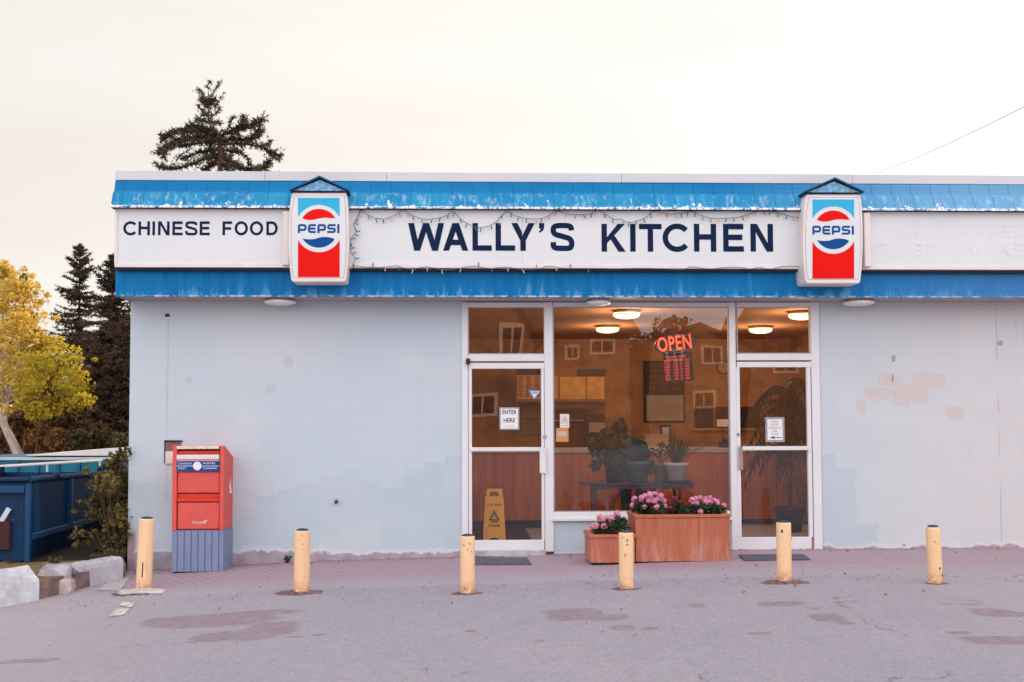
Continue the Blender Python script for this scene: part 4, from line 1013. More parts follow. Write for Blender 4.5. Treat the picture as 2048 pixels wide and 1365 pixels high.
for (px, py) in ((1200, 885), (1215, 870), (1235, 895), (1192, 925)):
    q = at(px, py, YT+.15); mb.tube([c+Vector((0, 0, .24)), (c+q)/2+Vector((0, 0, .1)), q], .006, 5)
mb.build('stem', simple('stem_green', (.03, .06, .03)), o)
o, c = potted('tall teal-green bushy plant in a blue-green pot, second from the left on the table', 1276, .10, .15, .26, simple('pot_teal', (.02, .10, .13), .4), .15)
mb = MB()
for (px, py, r) in ((1274, 918, .13), (1288, 926, .13), (1260, 928, .11), (1290, 908, .08), (1270, 938, .12), (1252, 915, .07), (1294, 938, .09)):
    q = at(px, py, YT+.15+rr.uniform(-.04, .04)); leaf_cloud(mb, q, (r, r*.8, r*.9), 90, .055, rr)
mb.build('foliage', G2, o)
mb = MB(); mb.tube([c+Vector((0, 0, .22)), at(1272, 900, YT+.15)], .008, 5); mb.build('stem', simple('stem_green2', (.03, .06, .04)), o)
o, c = potted('grey plastic pot with sparse stems between the teal plant and the spiky plant', 1322, .075, .095, .235, simple('pot_grey', (.20, .17, .19), .5), .30)
mb = MB()
for i in range(9):
    a = rr.uniform(0, 6.28); L = rr.uniform(.12, .3); mb.tube([c+Vector((0, 0, .2)), c+Vector((math.cos(a)*.06, math.sin(a)*.05, .2+L*.6)), c+Vector((math.cos(a)*.14, math.sin(a)*.1, .2+L))], .004, 4)
    leaf_cloud(mb, c+Vector((math.cos(a)*.14, math.sin(a)*.1, .2+L)), (.05, .05, .04), 8, .05, rr)
mb.build('foliage', G1, o)
o, c = potted('spiky long-leaved plant in a pale grey pot on a saucer, rightmost on the table', 1353, .10, .145, .23, simple('pot_pale', (.42, .37, .37), .55, .1), .12, True)
mb = MB()
for i in range(46):
    a = rr.uniform(0, 6.28); L = rr.uniform(.28, .5); lean = rr.uniform(.15, 1.0); w = .014
    base = c+Vector((rr.uniform(-.03, .03), rr.uniform(-.03, .03), .2)); pts = []
    for k in range(6):
        t = k/5; pts.append(base+Vector((math.cos(a)*lean*L*t, math.sin(a)*lean*L*t*.8, L*(t*(1.15-.35*lean)-.28*lean*t*t*t))))
    sd_ = Vector((-math.sin(a), math.cos(a), 0)); vs = []; fs = []
    for k, p in enumerate(pts): ww = w*(1-k/5)**.6+.0012; vs += [p-sd_*ww, p+Vector((0, 0, -.004)), p+sd_*ww]
    for k in range(5): fs += [(k*3, k*3+1, k*3+4, k*3+3), (k*3+1, k*3+2, k*3+5, k*3+4)]
    mb.add(vs, fs, True)
mb.build('foliage', leafmat('spiky_leaf', (.020, .028, .010), (.085, .075, .028), 5), o)

# big dark drooping plant behind the right door
o = thing('indoor_palm', 'big dark drooping palm behind the right glass door', 'potted plant', at(1580, 1060, 1.9)); c = Vector(o.location); c.z = 0; o.location.z = 0
mb = MB(); pot(mb, c, .14, .19, .34); mb.build('pot', M['dark'], o)
mb = MB(); pts = [c+Vector((0, 0, .3)), c+Vector((.03, 0, 1.0)), c+Vector((-.05, 0, 1.75))]; mb.tube(pts, .028, 8, r1=.015); mb.build('stem', simple('palm_stem', (.05, .025, .015)), o)
mb = MB()
for i in range(64):
    a = rr.uniform(0, 6.28); top = c+Vector((-.02, 0, rr.uniform(1.0, 1.98))); L = rr.uniform(.4, .75); prev = None
    sdv = Vector((-math.sin(a), math.cos(a), 0))
    for k in range(12):
        t = k/11; p = top+Vector((math.cos(a)*L*t, math.sin(a)*L*t*.7, .16*math.sin(t*2.2)-.62*t*t*L*1.4))
        if prev is not None:
            for s in (-1, 1):
                e = p+sdv*s*.13*math.sin(math.pi*(.15+.8*t))+Vector((0, 0, -.11)); mb.add([prev, p, e], [(0, 1, 2)])
        prev = p
mb.build('foliage', leafmat('palm_leaf', (.007, .005, .003), (.035, .015, .007), 5), o)
o = thing('leaning_board', 'narrow grey board leaning on the counter behind the right door', 'board', at(1595, 1000, YC-.05))
a0, a1 = at(1608, 1045, YC-.45), at(1592, 926, YC-.02); mb = MB(); d = (a1-a0); mb.obox((a0+a1)/2, .085, .03, d.length, d.to_track_quat('Z', 'Y').to_matrix()); mb.build('plank', simple('board_grey', (.12, .075, .06), .7, .2, 9), o)
wallthing('counter_items', 'dark condiment tray on the counter right of the spiky plant', 'tray', YC+.1, [('tray', M['dark'], (1443, 884, 1458, 896), 0, .2), ('bottle', M['black'], (1446, 876, 1450, 884), .02, .06), ('bottle', M['dark'], (1452, 878, 1456, 884), .02, .06)])

# wet floor sign behind the left door
Yw = Yfor(1084, 0)-0.0; Yw = .75
o = thing('wet_floor_sign', 'yellow A-frame wet floor caution sign behind the left door', 'floor sign', (at(990, 1082, Yw).x, Yw, at(990, 1084, Yw).z))
k = 9.755; q = lambda X, Y: XZ(950+X/k, 960+Y/k, Yw)
yl = simple('sign_yellow', (.78, .34, .018), .5, .10, 8)
H0 = Yw
base = at(990, 1084, Yw).z
outer = [(155, 1200), (170, 900), (195, 600), (210, 350), (232, 330), (234, 215), (250, 200), (525, 200), (540, 215), (542, 330), (560, 345), (575, 600), (588, 900), (600, 1200), (480, 1200), (470, 1160), (375, 1128), (290, 1155), (275, 1200)]
hole_ = [(300, 255), (455, 255), (478, 300), (475, 360), (430, 345), (380, 335), (330, 345), (292, 352), (290, 290)]
def tri_hole(mb, outer, inner, y0, y1, tilt):
    bm = bmesh.new()
    def loop(l): 
        vs = [bm.verts.new((p[0], y0+tilt*(p[1]-base), p[1])) for p in l]; return [bm.edges.new((vs[i], vs[(i+1) % len(vs)])) for i in range(len(vs))]
    e = loop([q(*p) for p in outer])+loop([q(*p) for p in inner]); bmesh.ops.triangle_fill(bm, use_beauty=True, edges=e)
    bm.verts.index_update(); mb.add([v.co.copy() for v in bm.verts], [tuple(v.index for v in f.verts) for f in bm.faces]); bm.free()
mb = MB(); tri_hole(mb, outer, hole_, Yw, 0, .30); o1 = mb.build('front_panel', yl, o, solid=.014)
mb = MB(); tri_hole(mb, [(x+(14 if x > 380 else 20), y) for x, y in outer], [(x+10, y) for x, y in hole_], Yw+.38, 0, -.30); mb.build('back_panel', yl, o, solid=.014)
def panel_y(py): z = q(380, py)[1]; return Yw+.30*(z-base)-.010
mb = MB()
def tri(cx, cy, r, t):
    P_ = [(cx, cy-r), (cx+r*.92, cy+r*.72), (cx-r*.92, cy+r*.72)]; Q_ = [(cx, cy-r+t*1.7), (cx+r*.92-t*1.45, cy+r*.72-t*.8), (cx-r*.92+t*1.45, cy+r*.72-t*.8)]
    vs = [(q(*p)[0], panel_y(p[1]), q(*p)[1]) for p in P_+Q_]; mb.add(vs, [(0, 1, 4, 3), (1, 2, 5, 4), (2, 0, 3, 5)])
tri(380, 718, 118, 26)
fig = [[(345, 745), (375, 690), (400, 665)], [(375, 690), (405, 745)], [(390, 680), (425, 720), (440, 770)], [(330, 765), (350, 735)]]
for f_ in fig: mb.tube([(q(*p)[0], panel_y(p[1]), q(*p)[1]) for p in f_], .0035, 4)
pp = q(398, 650); mb.ball((pp[0], panel_y(650), pp[1]), .006, .003, .006, 8, 6)
mb.build('pictogram', M['black'], o)
rd = simple('caution_red', (.45, .05, .02), .6)
for (s, yy, hh, xs, mt) in (('CAUTION', 505, 46, 1.0, rd), ('WET', 832, 44, 1.15, M['black']), ('FLOOR', 905, 44, 1.15, M['black'])):
    pp = q(382, yy); text_obj('lettering', s, hh/k/178*1.06, pp[0], panel_y(yy)-.006, pp[1], mt, o, xs=xs, off=.02, tilt=0)

# person behind the counter
def skin_body(name, joints, edges, mat, parent, sub=2):
    """joints: list of (x,y,z,rx[,ry]) in world space"""
    o_ = wloc(parent); me = bpy.data.meshes.new(name)
    me.from_pydata([Vector(j[:3])-o_ for j in joints], edges, [])
    ob = bpy.data.objects.new(name, me); COL.objects.link(ob); ob.parent = parent
    ob.modifiers.new('skin', 'SKIN')
    if not me.skin_vertices: 
        bpy.context.view_layer.objects.active = ob
    sv = me.skin_vertices[0].data if me.skin_vertices else None
    if sv is None: return ob
    for i, j in enumerate(joints): sv[i].radius = (j[3], j[4] if len(j) > 4 else j[3]); sv[i].use_root = (i == 0)
    ss = ob.modifiers.new('sub', 'SUBSURF'); ss.levels = sub; ss.render_levels = sub
    me.materials.append(mat); return ob
YP_ = 1.75; hd = at(1243, 857, YP_); hx = hd.x; hz = hd.z
po = thing('person', 'person with dark hair bun and teal top, back turned, at the counter', 'person', (hx, YP_, 0))
f0 = 0.0
skinm = simple('skin', (.34, .16, .09), .6, .08); shirt = simple('shirt_teal', (.008, .045, .052), .8, .25, 8); hairm = simple('hair_black', (.010, .007, .007), .45)
TX = hx+.10
J = [(TX+.06, YP_-.05, .86, .16, .13), (TX+.05, YP_-.02, 1.02, .17, .13), (TX+.02, YP_+.10, 1.17, .19, .12), (hx+.03, YP_+.14, 1.26, .075, .07), (hx, YP_+.12, hz-.06, .05),
     (TX-.19, YP_+.14, 1.17, .06), (TX-.25, YP_+.34, .98, .048), (TX-.16, YP_+.62, 1.06, .036),
     (TX+.21, YP_+.12, 1.15, .062), (TX+.27, YP_+.34, .98, .05), (TX+.18, YP_+.62, 1.06, .036),
     (TX-.04, YP_-.03, .78, .105), (TX-.05, YP_+.03, .44, .07), (TX-.05, YP_-.01, .08, .045), (TX-.05, YP_+.12, .03, .04),
     (TX+.14, YP_-.03, .78, .105), (TX+.15, YP_+.03, .44, .07), (TX+.15, YP_-.01, .08, .045), (TX+.15, YP_+.12, .03, .04)]
E_ = [(0, 1), (1, 2), (2, 3), (3, 4), (2, 5), (5, 6), (6, 7), (2, 8), (8, 9), (9, 10), (0, 11), (11, 12), (12, 13), (13, 14), (0, 15), (15, 16), (16, 17), (17, 18)]
skin_body('clothed_body', J, E_, shirt, po)
mb = MB(); mb.ball((hx, YP_+.13, hz-.01), .078, .095, .112, 18, 14); mb.ball((hx, YP_+.225, hz-.02), .014, .018, .02, 8, 6)
mb.ball((hx-.08, YP_+.125, hz-.015), .012, .018, .03, 8, 6); mb.ball((hx+.08, YP_+.125, hz-.015), .012, .018, .03, 8, 6); mb.build('head', skinm, po)
mb = MB()
for s in (-1, 1): mb.ball((hx+s*.03, YP_+.215, hz+.002), .011, .008, .007, 8, 6)
mb.ball((hx, YP_+.216, hz-.062), .022, .006, .005, 8, 6); mb.build('face_features', hairm, po)
mb = MB(); mb.ball((hx, YP_+.10, hz+.005), .100, .108, .108, 18, 12, .03); mb.ball((hx+.012, YP_+.06, hz+.112), .038, .038, .034, 12, 8, .05); mb.ball((hx+.02, YP_+.07, hz-.10), .085, .06, .06, 12, 8, .06); mb.build('hair', hairm, po)
for s in (-1, 1):
    hxx, hyy, hzz = TX+s*.17, YP_+.66, 1.065
    Jh = [(hxx, hyy-.04, hzz, .026, .018), (hxx, hyy+.02, hzz, .032, .016)]; Eh = [(0, 1)]
    for fi in range(4):
        fx = hxx+(fi-1.5)*.017; L = (.055, .068, .072, .062)[fi]; kk = len(Jh)
        Jh += [(fx, hyy+.045, hzz, .009), (fx, hyy+.045+L*.6, hzz-.008, .008), (fx, hyy+.045+L, hzz-.028, .0065)]; Eh += [(1, kk), (kk, kk+1), (kk+1, kk+2)]
    kk = len(Jh); Jh += [(hxx-s*.036, hyy+.015, hzz-.008, .010), (hxx-s*.048, hyy+.05, hzz-.016, .008)]; Eh += [(0, kk), (kk, kk+1)]
    skin_body('hand', Jh, Eh, skinm, po, 1)

# ================================================================= STREET OBJECTS
# ---- red letterbox
b = NB('letterbox_red'); n = b.noise(7, 5, .7); n3 = b.noise(70, 3, .8)
c = b.mix(b.ramp(n, .3, .7), (.60, .062, .052), (.68, .085, .068)); c = b.mix(b.ramp(n3, .45, .75, 0, .35), c, (.72, .19, .17))
c = b.mix(b.ramp(b.noise(19, 3, .6, w=3), .73, .76, 0, .7), c, (.20, .03, .03)); b.col(c); b.rough(.55); M['box_red'] = b.m
M['box_red_in'] = simple('letterbox_red_bright', (.66, .045, .012), .45, .1, 9)
b = NB('letterbox_base'); n = b.noise(9, 5, .7, (1, 1, .4)); n3 = b.noise(90, 3, .8)
c = b.mix(b.ramp(n, .3, .7), (.150, .205, .345), (.20, .25, .39)); c = b.mix(b.ramp(n3, .45, .7, 0, .5), c, (.30, .32, .44)); b.col(c); b.rough(.7); M['box_base'] = b.m
YM = gpx(395, 1146).y; g0 = g(at(395, 1147, YM).x)
K = 4.707
def mq(X, Y, d=YM): return XZ(310+X/K, 870+Y/K, d)
zb = g(at(395, 1147, YM).x)+.004
lb = thing('letterbox', 'red street letterbox on a ribbed blue-grey base in front of the blank wall', 'letterbox', (at(395, 1147, YM).x, YM, zb))
xl, xr = mq(160, 600)[0], mq(648, 600)[0]; DEP = .50; zt = mq(400, 107)[1]; zm = mq(400, 903)[1]; zbb = zb
def mb_box(mb, X0, Y0, X1, Y1, d0, d1):
    a = mq(X0, Y0); c = mq(X1, Y1); mb.box(a[0], c[0], YM+d0, YM+d1, c[1], a[1])
mb = MB(); sh = .135     # top slopes down to the rear
mb.prism_x([(YM+.0, zm), (YM+.0, zt), (YM+.03, zt+.004), (YM+DEP, zt-sh), (YM+DEP, zm+.0)], xr-.045, xr)
mb.prism_x([(YM+.0, zm), (YM+.0, zt), (YM+.03, zt+.004), (YM+DEP, zt-sh), (YM+DEP, zm+.0)], xl, xl+.045)
mb.prism_x([(YM+.0, zt-.012), (YM+.0, zt), (YM+.03, zt+.004), (YM+DEP, zt-sh), (YM+DEP, zt-sh-.02)], xl+.045, xr-.045)
mb_box(mb, 200, 352, 608, 905, .055, .10); mb.box(xl+.045, xr-.045, YM+DEP-.02, YM+DEP, zm, zt-sh-.02)
mb.build('body', M['box_red'], lb, .005)
mb = MB(); mb_box(mb, 203, 107, 603, 134, -.006, .02); mb.build('top_lip', simple('chipped_cream', (.74, .60, .50), .6, .3, 40), lb, .003)
mb = MB(); mb_box(mb, 205, 134, 602, 250, .10, .12); mb.build('slot', M['black'], lb)
mb = MB(); mb_box(mb, 205, 153, 602, 182, .03, .10); mb.build('slot_tray', M['box_red_in'], lb, .003)
mb = MB(); mb_box(mb, 203, 188, 603, 232, -.004, .03); mb.build('flap', simple('flap_cream', (.74, .66, .63), .5, .06, 9), lb, .006)
mb = MB(); mb_box(mb, 203, 232, 603, 345, .004, .06); mb.build('plate', simple('plate_pink', (.62, .26, .30), .6), lb, .003)
mb = MB(); mb_box(mb, 203, 250, 603, 342, .001, .0035); sb = mb.build('label_band', M['logo_blue'], lb)
mb = MB(); c = mq(398, 294); mb.add([(c[0]+.0455*math.cos(t*math.pi/16), YM-.002, c[1]+.0455*math.sin(t*math.pi/16)) for t in range(32)], [tuple(range(32))])
mb_box(mb, 203, 292.5, 356, 296.5, -.0005, .001); mb_box(mb, 440, 292.5, 603, 296.5, -.0005, .001); mb.build('emblem_disc', M['paper'], lb)
ts = []
for (s, X, Y, wd) in (('CANADA', 280, 272, 130), ('POST', 256, 318, 76), ('POSTES', 510, 270, 112), ('CANADA', 517, 316, 130)):
    c = mq(X, Y); ts.append(text_obj('l', s, 17/K/193, c[0], YM-.001, c[1], M['paper'], lb, off=.008, track=1.12, fit=wd/K/190))
join('lettering', ts, lb)
mb = MB(); mb_box(mb, 205, 352, 602, 548, .028, .055); mb.build('door', M['box_red'], lb, .006)
mb = MB(); mb_box(mb, 205, 550, 602, 560, .05, .056); mb.build('recess', M['black'], lb)
mb = MB(); mb_box(mb, 205, 560, 602, 594, .046, .055); mb.build('recess_tray', M['box_red_in'], lb, .002)
mb = MB(); mb_box(mb, 203, 601, 604, 630, .012, .055); mb.build('lip', M['box_red_in'], lb, .006)
mb = MB(); mb_box(mb, 207, 642, 602, 892, .018, .055); mb.build('door', M['box_red'], lb, .014, 3)
ts = [text_obj('l', 'Canada', 25/K/193, mq(412, 826)[0], YM+.016, mq(412, 826)[1], M['paper'], lb, off=.0, fit=128/K/190)]
join('wordmark', ts, lb)
mb = MB(); mb_box(mb, 462, 808, 468, 817, .0155, .017); mb_box(mb, 470, 808, 477, 817, .0155, .017); mb_box(mb, 479, 808, 485, 817, .0155, .017); mb.build('wordmark_flag', M['paper'], lb)
mb = MB(); mb.add([(xr+.002, YM+.36, zt-.34), (xr+.002, YM+.25, zt-.46), (xr+.002, YM+.30, zt-.47), (xr+.002, YM+.28, zt-.52), (xr+.002, YM+.42, zt-.53), (xr+.002, YM+.34, zt-.44)], [tuple(range(6))]); mb.build('side_emblem', M['paper'], lb)
mb = MB(); mb.box(xl+.004, xr-.004, YM+.008, YM+DEP-.004, zbb+.006, zm)
cols = [160, 210, 275, 340, 405, 470, 535, 600, 648]
for a, c in zip(cols, cols[1:]):
    xa_, xb_ = mq(a, 1000)[0], mq(c, 1000)[0]; mb.box(xa_+.006, xb_-.003, YM-.004, YM+.008, zbb+.007, zm-.002)
for i in range(7): y0_ = YM+.012+i*(DEP-.02)/7; mb.box(xr-.004, xr+.006, y0_, y0_+(DEP-.02)/7-.008, zbb+.007, zm-.002)
mb.build('base', M['box_base'], lb, .002)
mb = MB(); mb.box(xl+.02, xr-.02, YM+.02, YM+DEP-.02, zbb-.03, zbb+.008); mb.build('foot', M['black'], lb)

# ---- bollards
b = NB('bollard_yellow'); oi = b.n('ShaderNodeObjectInfo'); va = b.n('ShaderNodeVectorMath', operation='ADD'); sc_ = b.n('ShaderNodeVectorMath', operation='SCALE'); b.l(oi.outputs['Location'], sc_.inputs[0]); sc_.inputs['Scale'].default_value = 7.3
b.l(b.coord(), va.inputs[0]); b.l(sc_.outputs[0], va.inputs[1]); vv = va.outputs[0]
n = b.noise(3, 4, .6, vec=vv); sp = b.noise(26, 3, .6, (1, 1, .6), vec=vv); gr_ = b.noise(9, 5, .75, (1, 1, .35), vec=vv); sm_ = b.noise(14, 3, .6, (1, 1, .15), vec=vv)
c = b.mix(b.ramp(n, .3, .7), (.82, .52, .28), (.87, .59, .34)); c = b.mix(b.ramp(gr_, .56, .72, 0, .30), c, (.56, .36, .23)); c = b.mix(b.ramp(sm_, .62, .70, 0, .22), c, (.30, .20, .16)); c = b.mix(b.ramp(sp, .69, .71, 0, .85), c, (.22, .12, .09))
x_, y_, z_ = b.xyz(); c = b.mix(b.math('MULTIPLY', b.ramp(z_, .13, .01), b.ramp(b.noise(20, 4, .7, vec=vv), .40, .56, 0, .9)), c, (.50, .19, .11)); b.col(c); b.rough(.5)
b.bump(b.noise(40, 3), .12, .004); M['bollard'] = b.m
M['bollard_top'] = simple('bollard_top', (.02, .055, .09), .6, .4, 30)
M['rubble'] = simple('rubble', (.17, .11, .12), .95, .55, 18, .8, 60)
M['footing'] = simple('footing', (.55, .47, .44), .95, .18, 7, .5, 40)
def bollard(px, pyb, pyt, wpx, tpx, label, foot, marks=(), slot=False):
    z0 = 0; p = gpx(px, pyb)
    for _ in range(3): z0 = g(p.x)
    Y = p.y; tp = at(tpx, pyt, Y); H = (tp.z-p.z); tilt = math.atan2(tp.x-p.x, H)
    r = wpx/2/(F/(DW+Y))
    o = thing('bollard', label, 'bollard', p, 'yellow bollards in front of the restaurant'); o.rotation_euler = (0, tilt, 0)
    mb = MB(); seg = 32
    mb.lathe([(r, -.06), (r, H-.012), (r*.985, H), (r*.80, H+.004)], (0, 0, 0), seg); mb.build('post', M['bollard'], o, local=True)
    mb = MB(); mb.lathe([(r*.80, H-.002), (r*.76, H+.012), (r*.45, H+.02), (0, H+.022)], (0, 0, 0), seg); mb.build('cap', M['bollard_top'] if foot != 'plain_top' else M['bollard'], o, local=True)
    mb = MB(); rr = random.Random(int(px))
    if foot:
        rx, ry, hh = foot if isinstance(foot, tuple) else (.16, .13, .012); N = 26; vs = [(0, 0, hh)]; fs = []
        for ring, (f_, hz_) in enumerate(((.45, hh), (.8, hh*.75), (1, -.01))):
            for i in range(N):
                a = 2*math.pi*i/N; w = 1+rr.uniform(-.16, .16)*f_; vs.append((rx*f_*w*math.cos(a), ry*f_*w*math.sin(a)-.02, hz_*rr.uniform(.6, 1.1)))
        for i in range(N):
            j = (i+1) % N; fs.append((0, 1+i, 1+j))
            for q_ in range(2): fs.append((1+q_*N+i, 1+(q_+1)*N+i, 1+(q_+1)*N+j, 1+q_*N+j))
        mb.add(vs, fs); mb.build('broken_asphalt', M['rubble'], o, local=True)
    if marks:
        mb = MB()
        for (dz, dx, s) in marks:
            a = -math.pi/2+math.asin(max(-.95, min(.95, dx))); mb.ball((r*math.cos(a), r*math.sin(a), H*dz), s, s, s*1.5, 8, 6)
        mb.build('chip', M['dark'], o, local=True)
    if slot:
        mb = MB(); mb.box(-.004, .006, -r-.002, -r+.02, H*.19, H*.40); mb.build('slot', M['dark'], o, local=True)
    return o, r, H
bb = bollard(287, 1180, 1038, 30, 294, 'leaning yellow bollard on a lump of broken concrete, beside the letterbox', None, (), True)[0]
bollard(603, 1186, 1062, 31, 605, 'yellow bollard with a ring of broken asphalt, right of the letterbox', (.225, .13, .022), ((.93, .1, .004), (.8, .2, .004), (.86, -.2, .003)))
bollard(935, 1187, 1073, 29, 935, 'yellow bollard in front of the left edge of the left glass door', (.16, .09, .010), ((.86, -.5, .005), (.88, .3, .005), (.78, 0, .004), (.74, .55, .004), (.10, -.4, .005)))
bollard(1253, 1178, 1066, 29, 1252, 'yellow bollard standing before the low flower planter', (.15, .08, .008), ((.88, 0, .007), (.80, -.02, .006), (.93, -.6, .004)))
bollard(1569, 1165, 1046, 29, 1567, 'flat-topped yellow bollard in front of the right glass door', (.22, .12, .020), ((.87, -.5, .010), (.74, .85, .006)))[0]
bollard(1871, 1167, 1055, 28, 1866, 'yellow bollard farthest right, before the peeled wall', (.11, .07, .008), ((.28, .3, .008), (.15, .75, .008), (.72, .1, .003)))
# concrete lump under the first bollard
rr = random.Random(8)
def rock(mb, c, rx, ry, rz, rnd, n=3):
    bm = bmesh.new(); bmesh.ops.create_icosphere(bm, subdivisions=n, radius=1)
    off = Vector((rnd.uniform(0, 50), rnd.uniform(0, 50), rnd.uniform(0, 50)))
    from mathutils import noise
    vs = []
    for v in bm.verts:
        d = 1+.35*noise.noise(v.co*1.6+off)+.12*noise.noise(v.co*5+off); p = v.co*d
        p = Vector((max(-.8, min(.8, p.x)), max(-.8, min(.8, p.y)), max(-.7, min(.7, p.z))))
        vs.append((c[0]+p.x*rx*1.25, c[1]+p.y*ry*1.25, c[2]+p.z*rz*1.4))
    bm.verts.index_update(); mb.add(vs, [tuple(v.index for v in f.verts) for f in bm.faces]); bm.free()
p = gpx(283, 1187)
o = thing('concrete_footing', 'broken pale concrete lump round the foot of the leaning bollard', 'concrete', p)
mb = MB(); rock(mb, (p.x, p.y+.02, p.z), .21, .11, .03, rr); rock(mb, (p.x+.17, p.y-.03, p.z+.0), .05, .04, .03, rr, 2); mb.build('lump', M['footing'], o)
mb = MB()
for i in range(46):
    q_ = (p.x+rr.gauss(.04, .16), p.y-.09+rr.gauss(0, .035), p.z); rock(mb, q_, rr.uniform(.012, .04), rr.uniform(.012, .03), rr.uniform(.006, .02), rr, 1)
mb.build('rubble', M['rubble'], o)

# ---- flower planters
b = NB('planter_wood'); x_, y_, z_ = b.xyz(); gr = b.noise(16, 5, .7, (1, 1, .10)); n = b.noise(3, 4)
c = b.mix(b.ramp(gr, .3, .7), (.35, .092, .045), (.49, .155, .078)); c = b.mix(b.math('MULTIPLY', b.ramp(z_, .30, .02), b.ramp(b.noise(9, 5, .7, (1, 1, .25)), .45, .65, 0, .65)), c, (.55, .36, .33))
c = b.mix(b.ramp(b.noise(50, 2), .68, .75, 0, .4), c, (.20, .05, .03)); b.col(c); b.rough(.75); b.bump(gr, .25, .004); M['planter'] = b.m
M['soil'] = simple('soil', (.03, .02, .015), .95, .4, 30, .6, 60)
FG = leafmat('geranium_leaf', (.020, .045, .018), (.07, .11, .045), 9)
def petal_mat(nm, c1, c2): return leafmat(nm, c1, c2, 25, .6, .35)
PK = petal_mat('petal_pink', (.80, .24, .42), (.86, .48, .66)); PK2 = petal_mat('petal_light_pink', (.82, .34, .46), (.86, .50, .56)); PD = petal_mat('petal_crimson', (.26, .02, .05), (.48, .07, .12))
def flower_head(mb, c, r, rnd, n=22):
    for _ in range(n):
        v = Vector((rnd.gauss(0, 1), rnd.gauss(0, 1)-.3, rnd.gauss(.35, .8))).normalized(); p = Vector(c)+v*r*rnd.uniform(.75, 1.0)
        a = v.cross(Vector((rnd.gauss(0, 1), rnd.gauss(0, 1), rnd.gauss(0, 1)))).normalized(); d = v.cross(a); s = r*.55
        mb.add([p-a*s+v*s*.1, p-d*s+v*s*.1, p-v*s*.15, p+a*s+v*s*.1, p+d*s+v*s*.1], [(0, 1, 3, 4)])
def planter(px0, py0, px1, py1, Yp, depth, rim, label, xgl=0):
    a = at(px0, py0, Yp); c = at(px1, py1, Yp); zb_ = c.z; zt_ = a.z
    o = thing('flower_planter', label, 'planter', ((a.x+c.x)/2, Yp, zb_))
    mb = MB(); w = c.x-a.x; nbd = max(2, round(w/.30))
    for i in range(nbd): mb.box(a.x+w*i/nbd+(.0015 if i else 0), a.x+w*(i+1)/nbd, Yp+(.002 if i % 2 else 0), Yp+.025, zb_+.012, zt_-.002)
    mb.box(a.x, a.x+.025, Yp+.0255, Yp+depth, zb_+.012, zt_-.002); mb.box(c.x-.025, c.x, Yp+.0255, Yp+depth, zb_+.012, zt_-.002); mb.box(a.x+.025, c.x-.025, Yp+depth-.025, Yp+depth, zb_+.012, zt_-.002)
    mb.build('box', M['planter'], o, .002)
    mb = MB(); e = rim
    mb.box(a.x-e, c.x+e, Yp-e, Yp+.045, zt_, zt_+.03); mb.box(a.x-e, a.x+.045, Yp+.0455, Yp+depth+e, zt_, zt_+.03); mb.box(c.x-.045, c.x+e, Yp+.0455, Yp+depth+e, zt_, zt_+.03); mb.box(a.x+.0455, c.x-.0455, Yp+depth-.045, Yp+depth+e, zt_, zt_+.03)
    mb.build('rim', M['planter'], o, .003)
    mb = MB(); mb.box(a.x+.03, c.x-.03, Yp+.03, Yp+depth-.03, zt_-.12, zt_-.02); mb.build('soil', M['soil'], o)
    mb = MB(); mb.box(a.x+.02, c.x-.02, Yp+.02, Yp+depth-.02, zb_-.02, zb_+.012); mb.build('foot', M['black'], o)
    return o, a.x, c.x, zt_
big = planter(1271, 1036, 1461, 1125, -.92, .50, .012, 'large red-brown wooden planter box under the window, by the right door')
sml = planter(1181, 1076, 1270, 1128, -1.0, .50, .012, 'small low red-brown wooden planter box left of the large one')
rr = random.Random(31)
def flower_plant(label, heads, leaves, Yb, pm, zbase, hr=.030):
    c = at(sum(h[0] for h in heads)/len(heads), heads[0][1], Yb); o = thing('flower_plant', label, 'flowering plant', (c.x, Yb, zbase))
    mb = MB()
    for (px, py, r) in leaves:
        q_ = at(px, py, Yb+rr.uniform(-.06, .06)); leaf_cloud(mb, q_, (r, r*.9, r*.7), int(900*r), .045, rr)
    mb.build('leaves', FG, o)
    mb = MB(); ms_ = MB()
    for (px, py) in heads:
        for k_ in range(2):
            q_ = at(px+rr.uniform(-2.5, 2.5)*k_, py+rr.uniform(-2, 2)*k_, Yb+rr.uniform(-.10, .06)+k_*.08); flower_head(mb, q_, hr*rr.uniform(.8, 1.15), rr)
            ms_.tube([q_, Vector((c.x+(q_.x-c.x)*.7, Yb, zbase+.02))], .003, 4, cap=False)
    mb.build('blossoms', pm, o); ms_.build('stem', FG, o)
z_big = big[3]; z_sml = sml[3]
flower_plant('bushy pink geranium at the left of the large planter', [(1270, 997), (1283, 996), (1290, 992), (1300, 990), (1311, 989), (1322, 992), (1282, 1004), (1297, 1001), (1308, 1003), (1315, 1000), (1326, 1003), (1318, 1010), (1313, 1014), (1328, 1013), (1265, 1011), (1288, 1014), (1304, 996)],
             [(1280, 1012, .07), (1295, 1008, .09), (1310, 1012, .09), (1285, 1022, .07), (1300, 1024, .08), (1318, 1022, .07), (1272, 1018, .05)], -.66, PK, z_big)
flower_plant('dark crimson flowers in the middle of the large planter', [(1336, 1003), (1346, 1008), (1353, 998), (1340, 1016), (1350, 1020), (1332, 1022), (1366, 1016), (1372, 1009), (1355, 1025), (1345, 996), (1362, 1005)],
             [(1345, 1018, .07), (1360, 1016, .08), (1370, 1022, .08), (1352, 1010, .06), (1382, 1020, .06)], -.62, PD, z_big, .022)
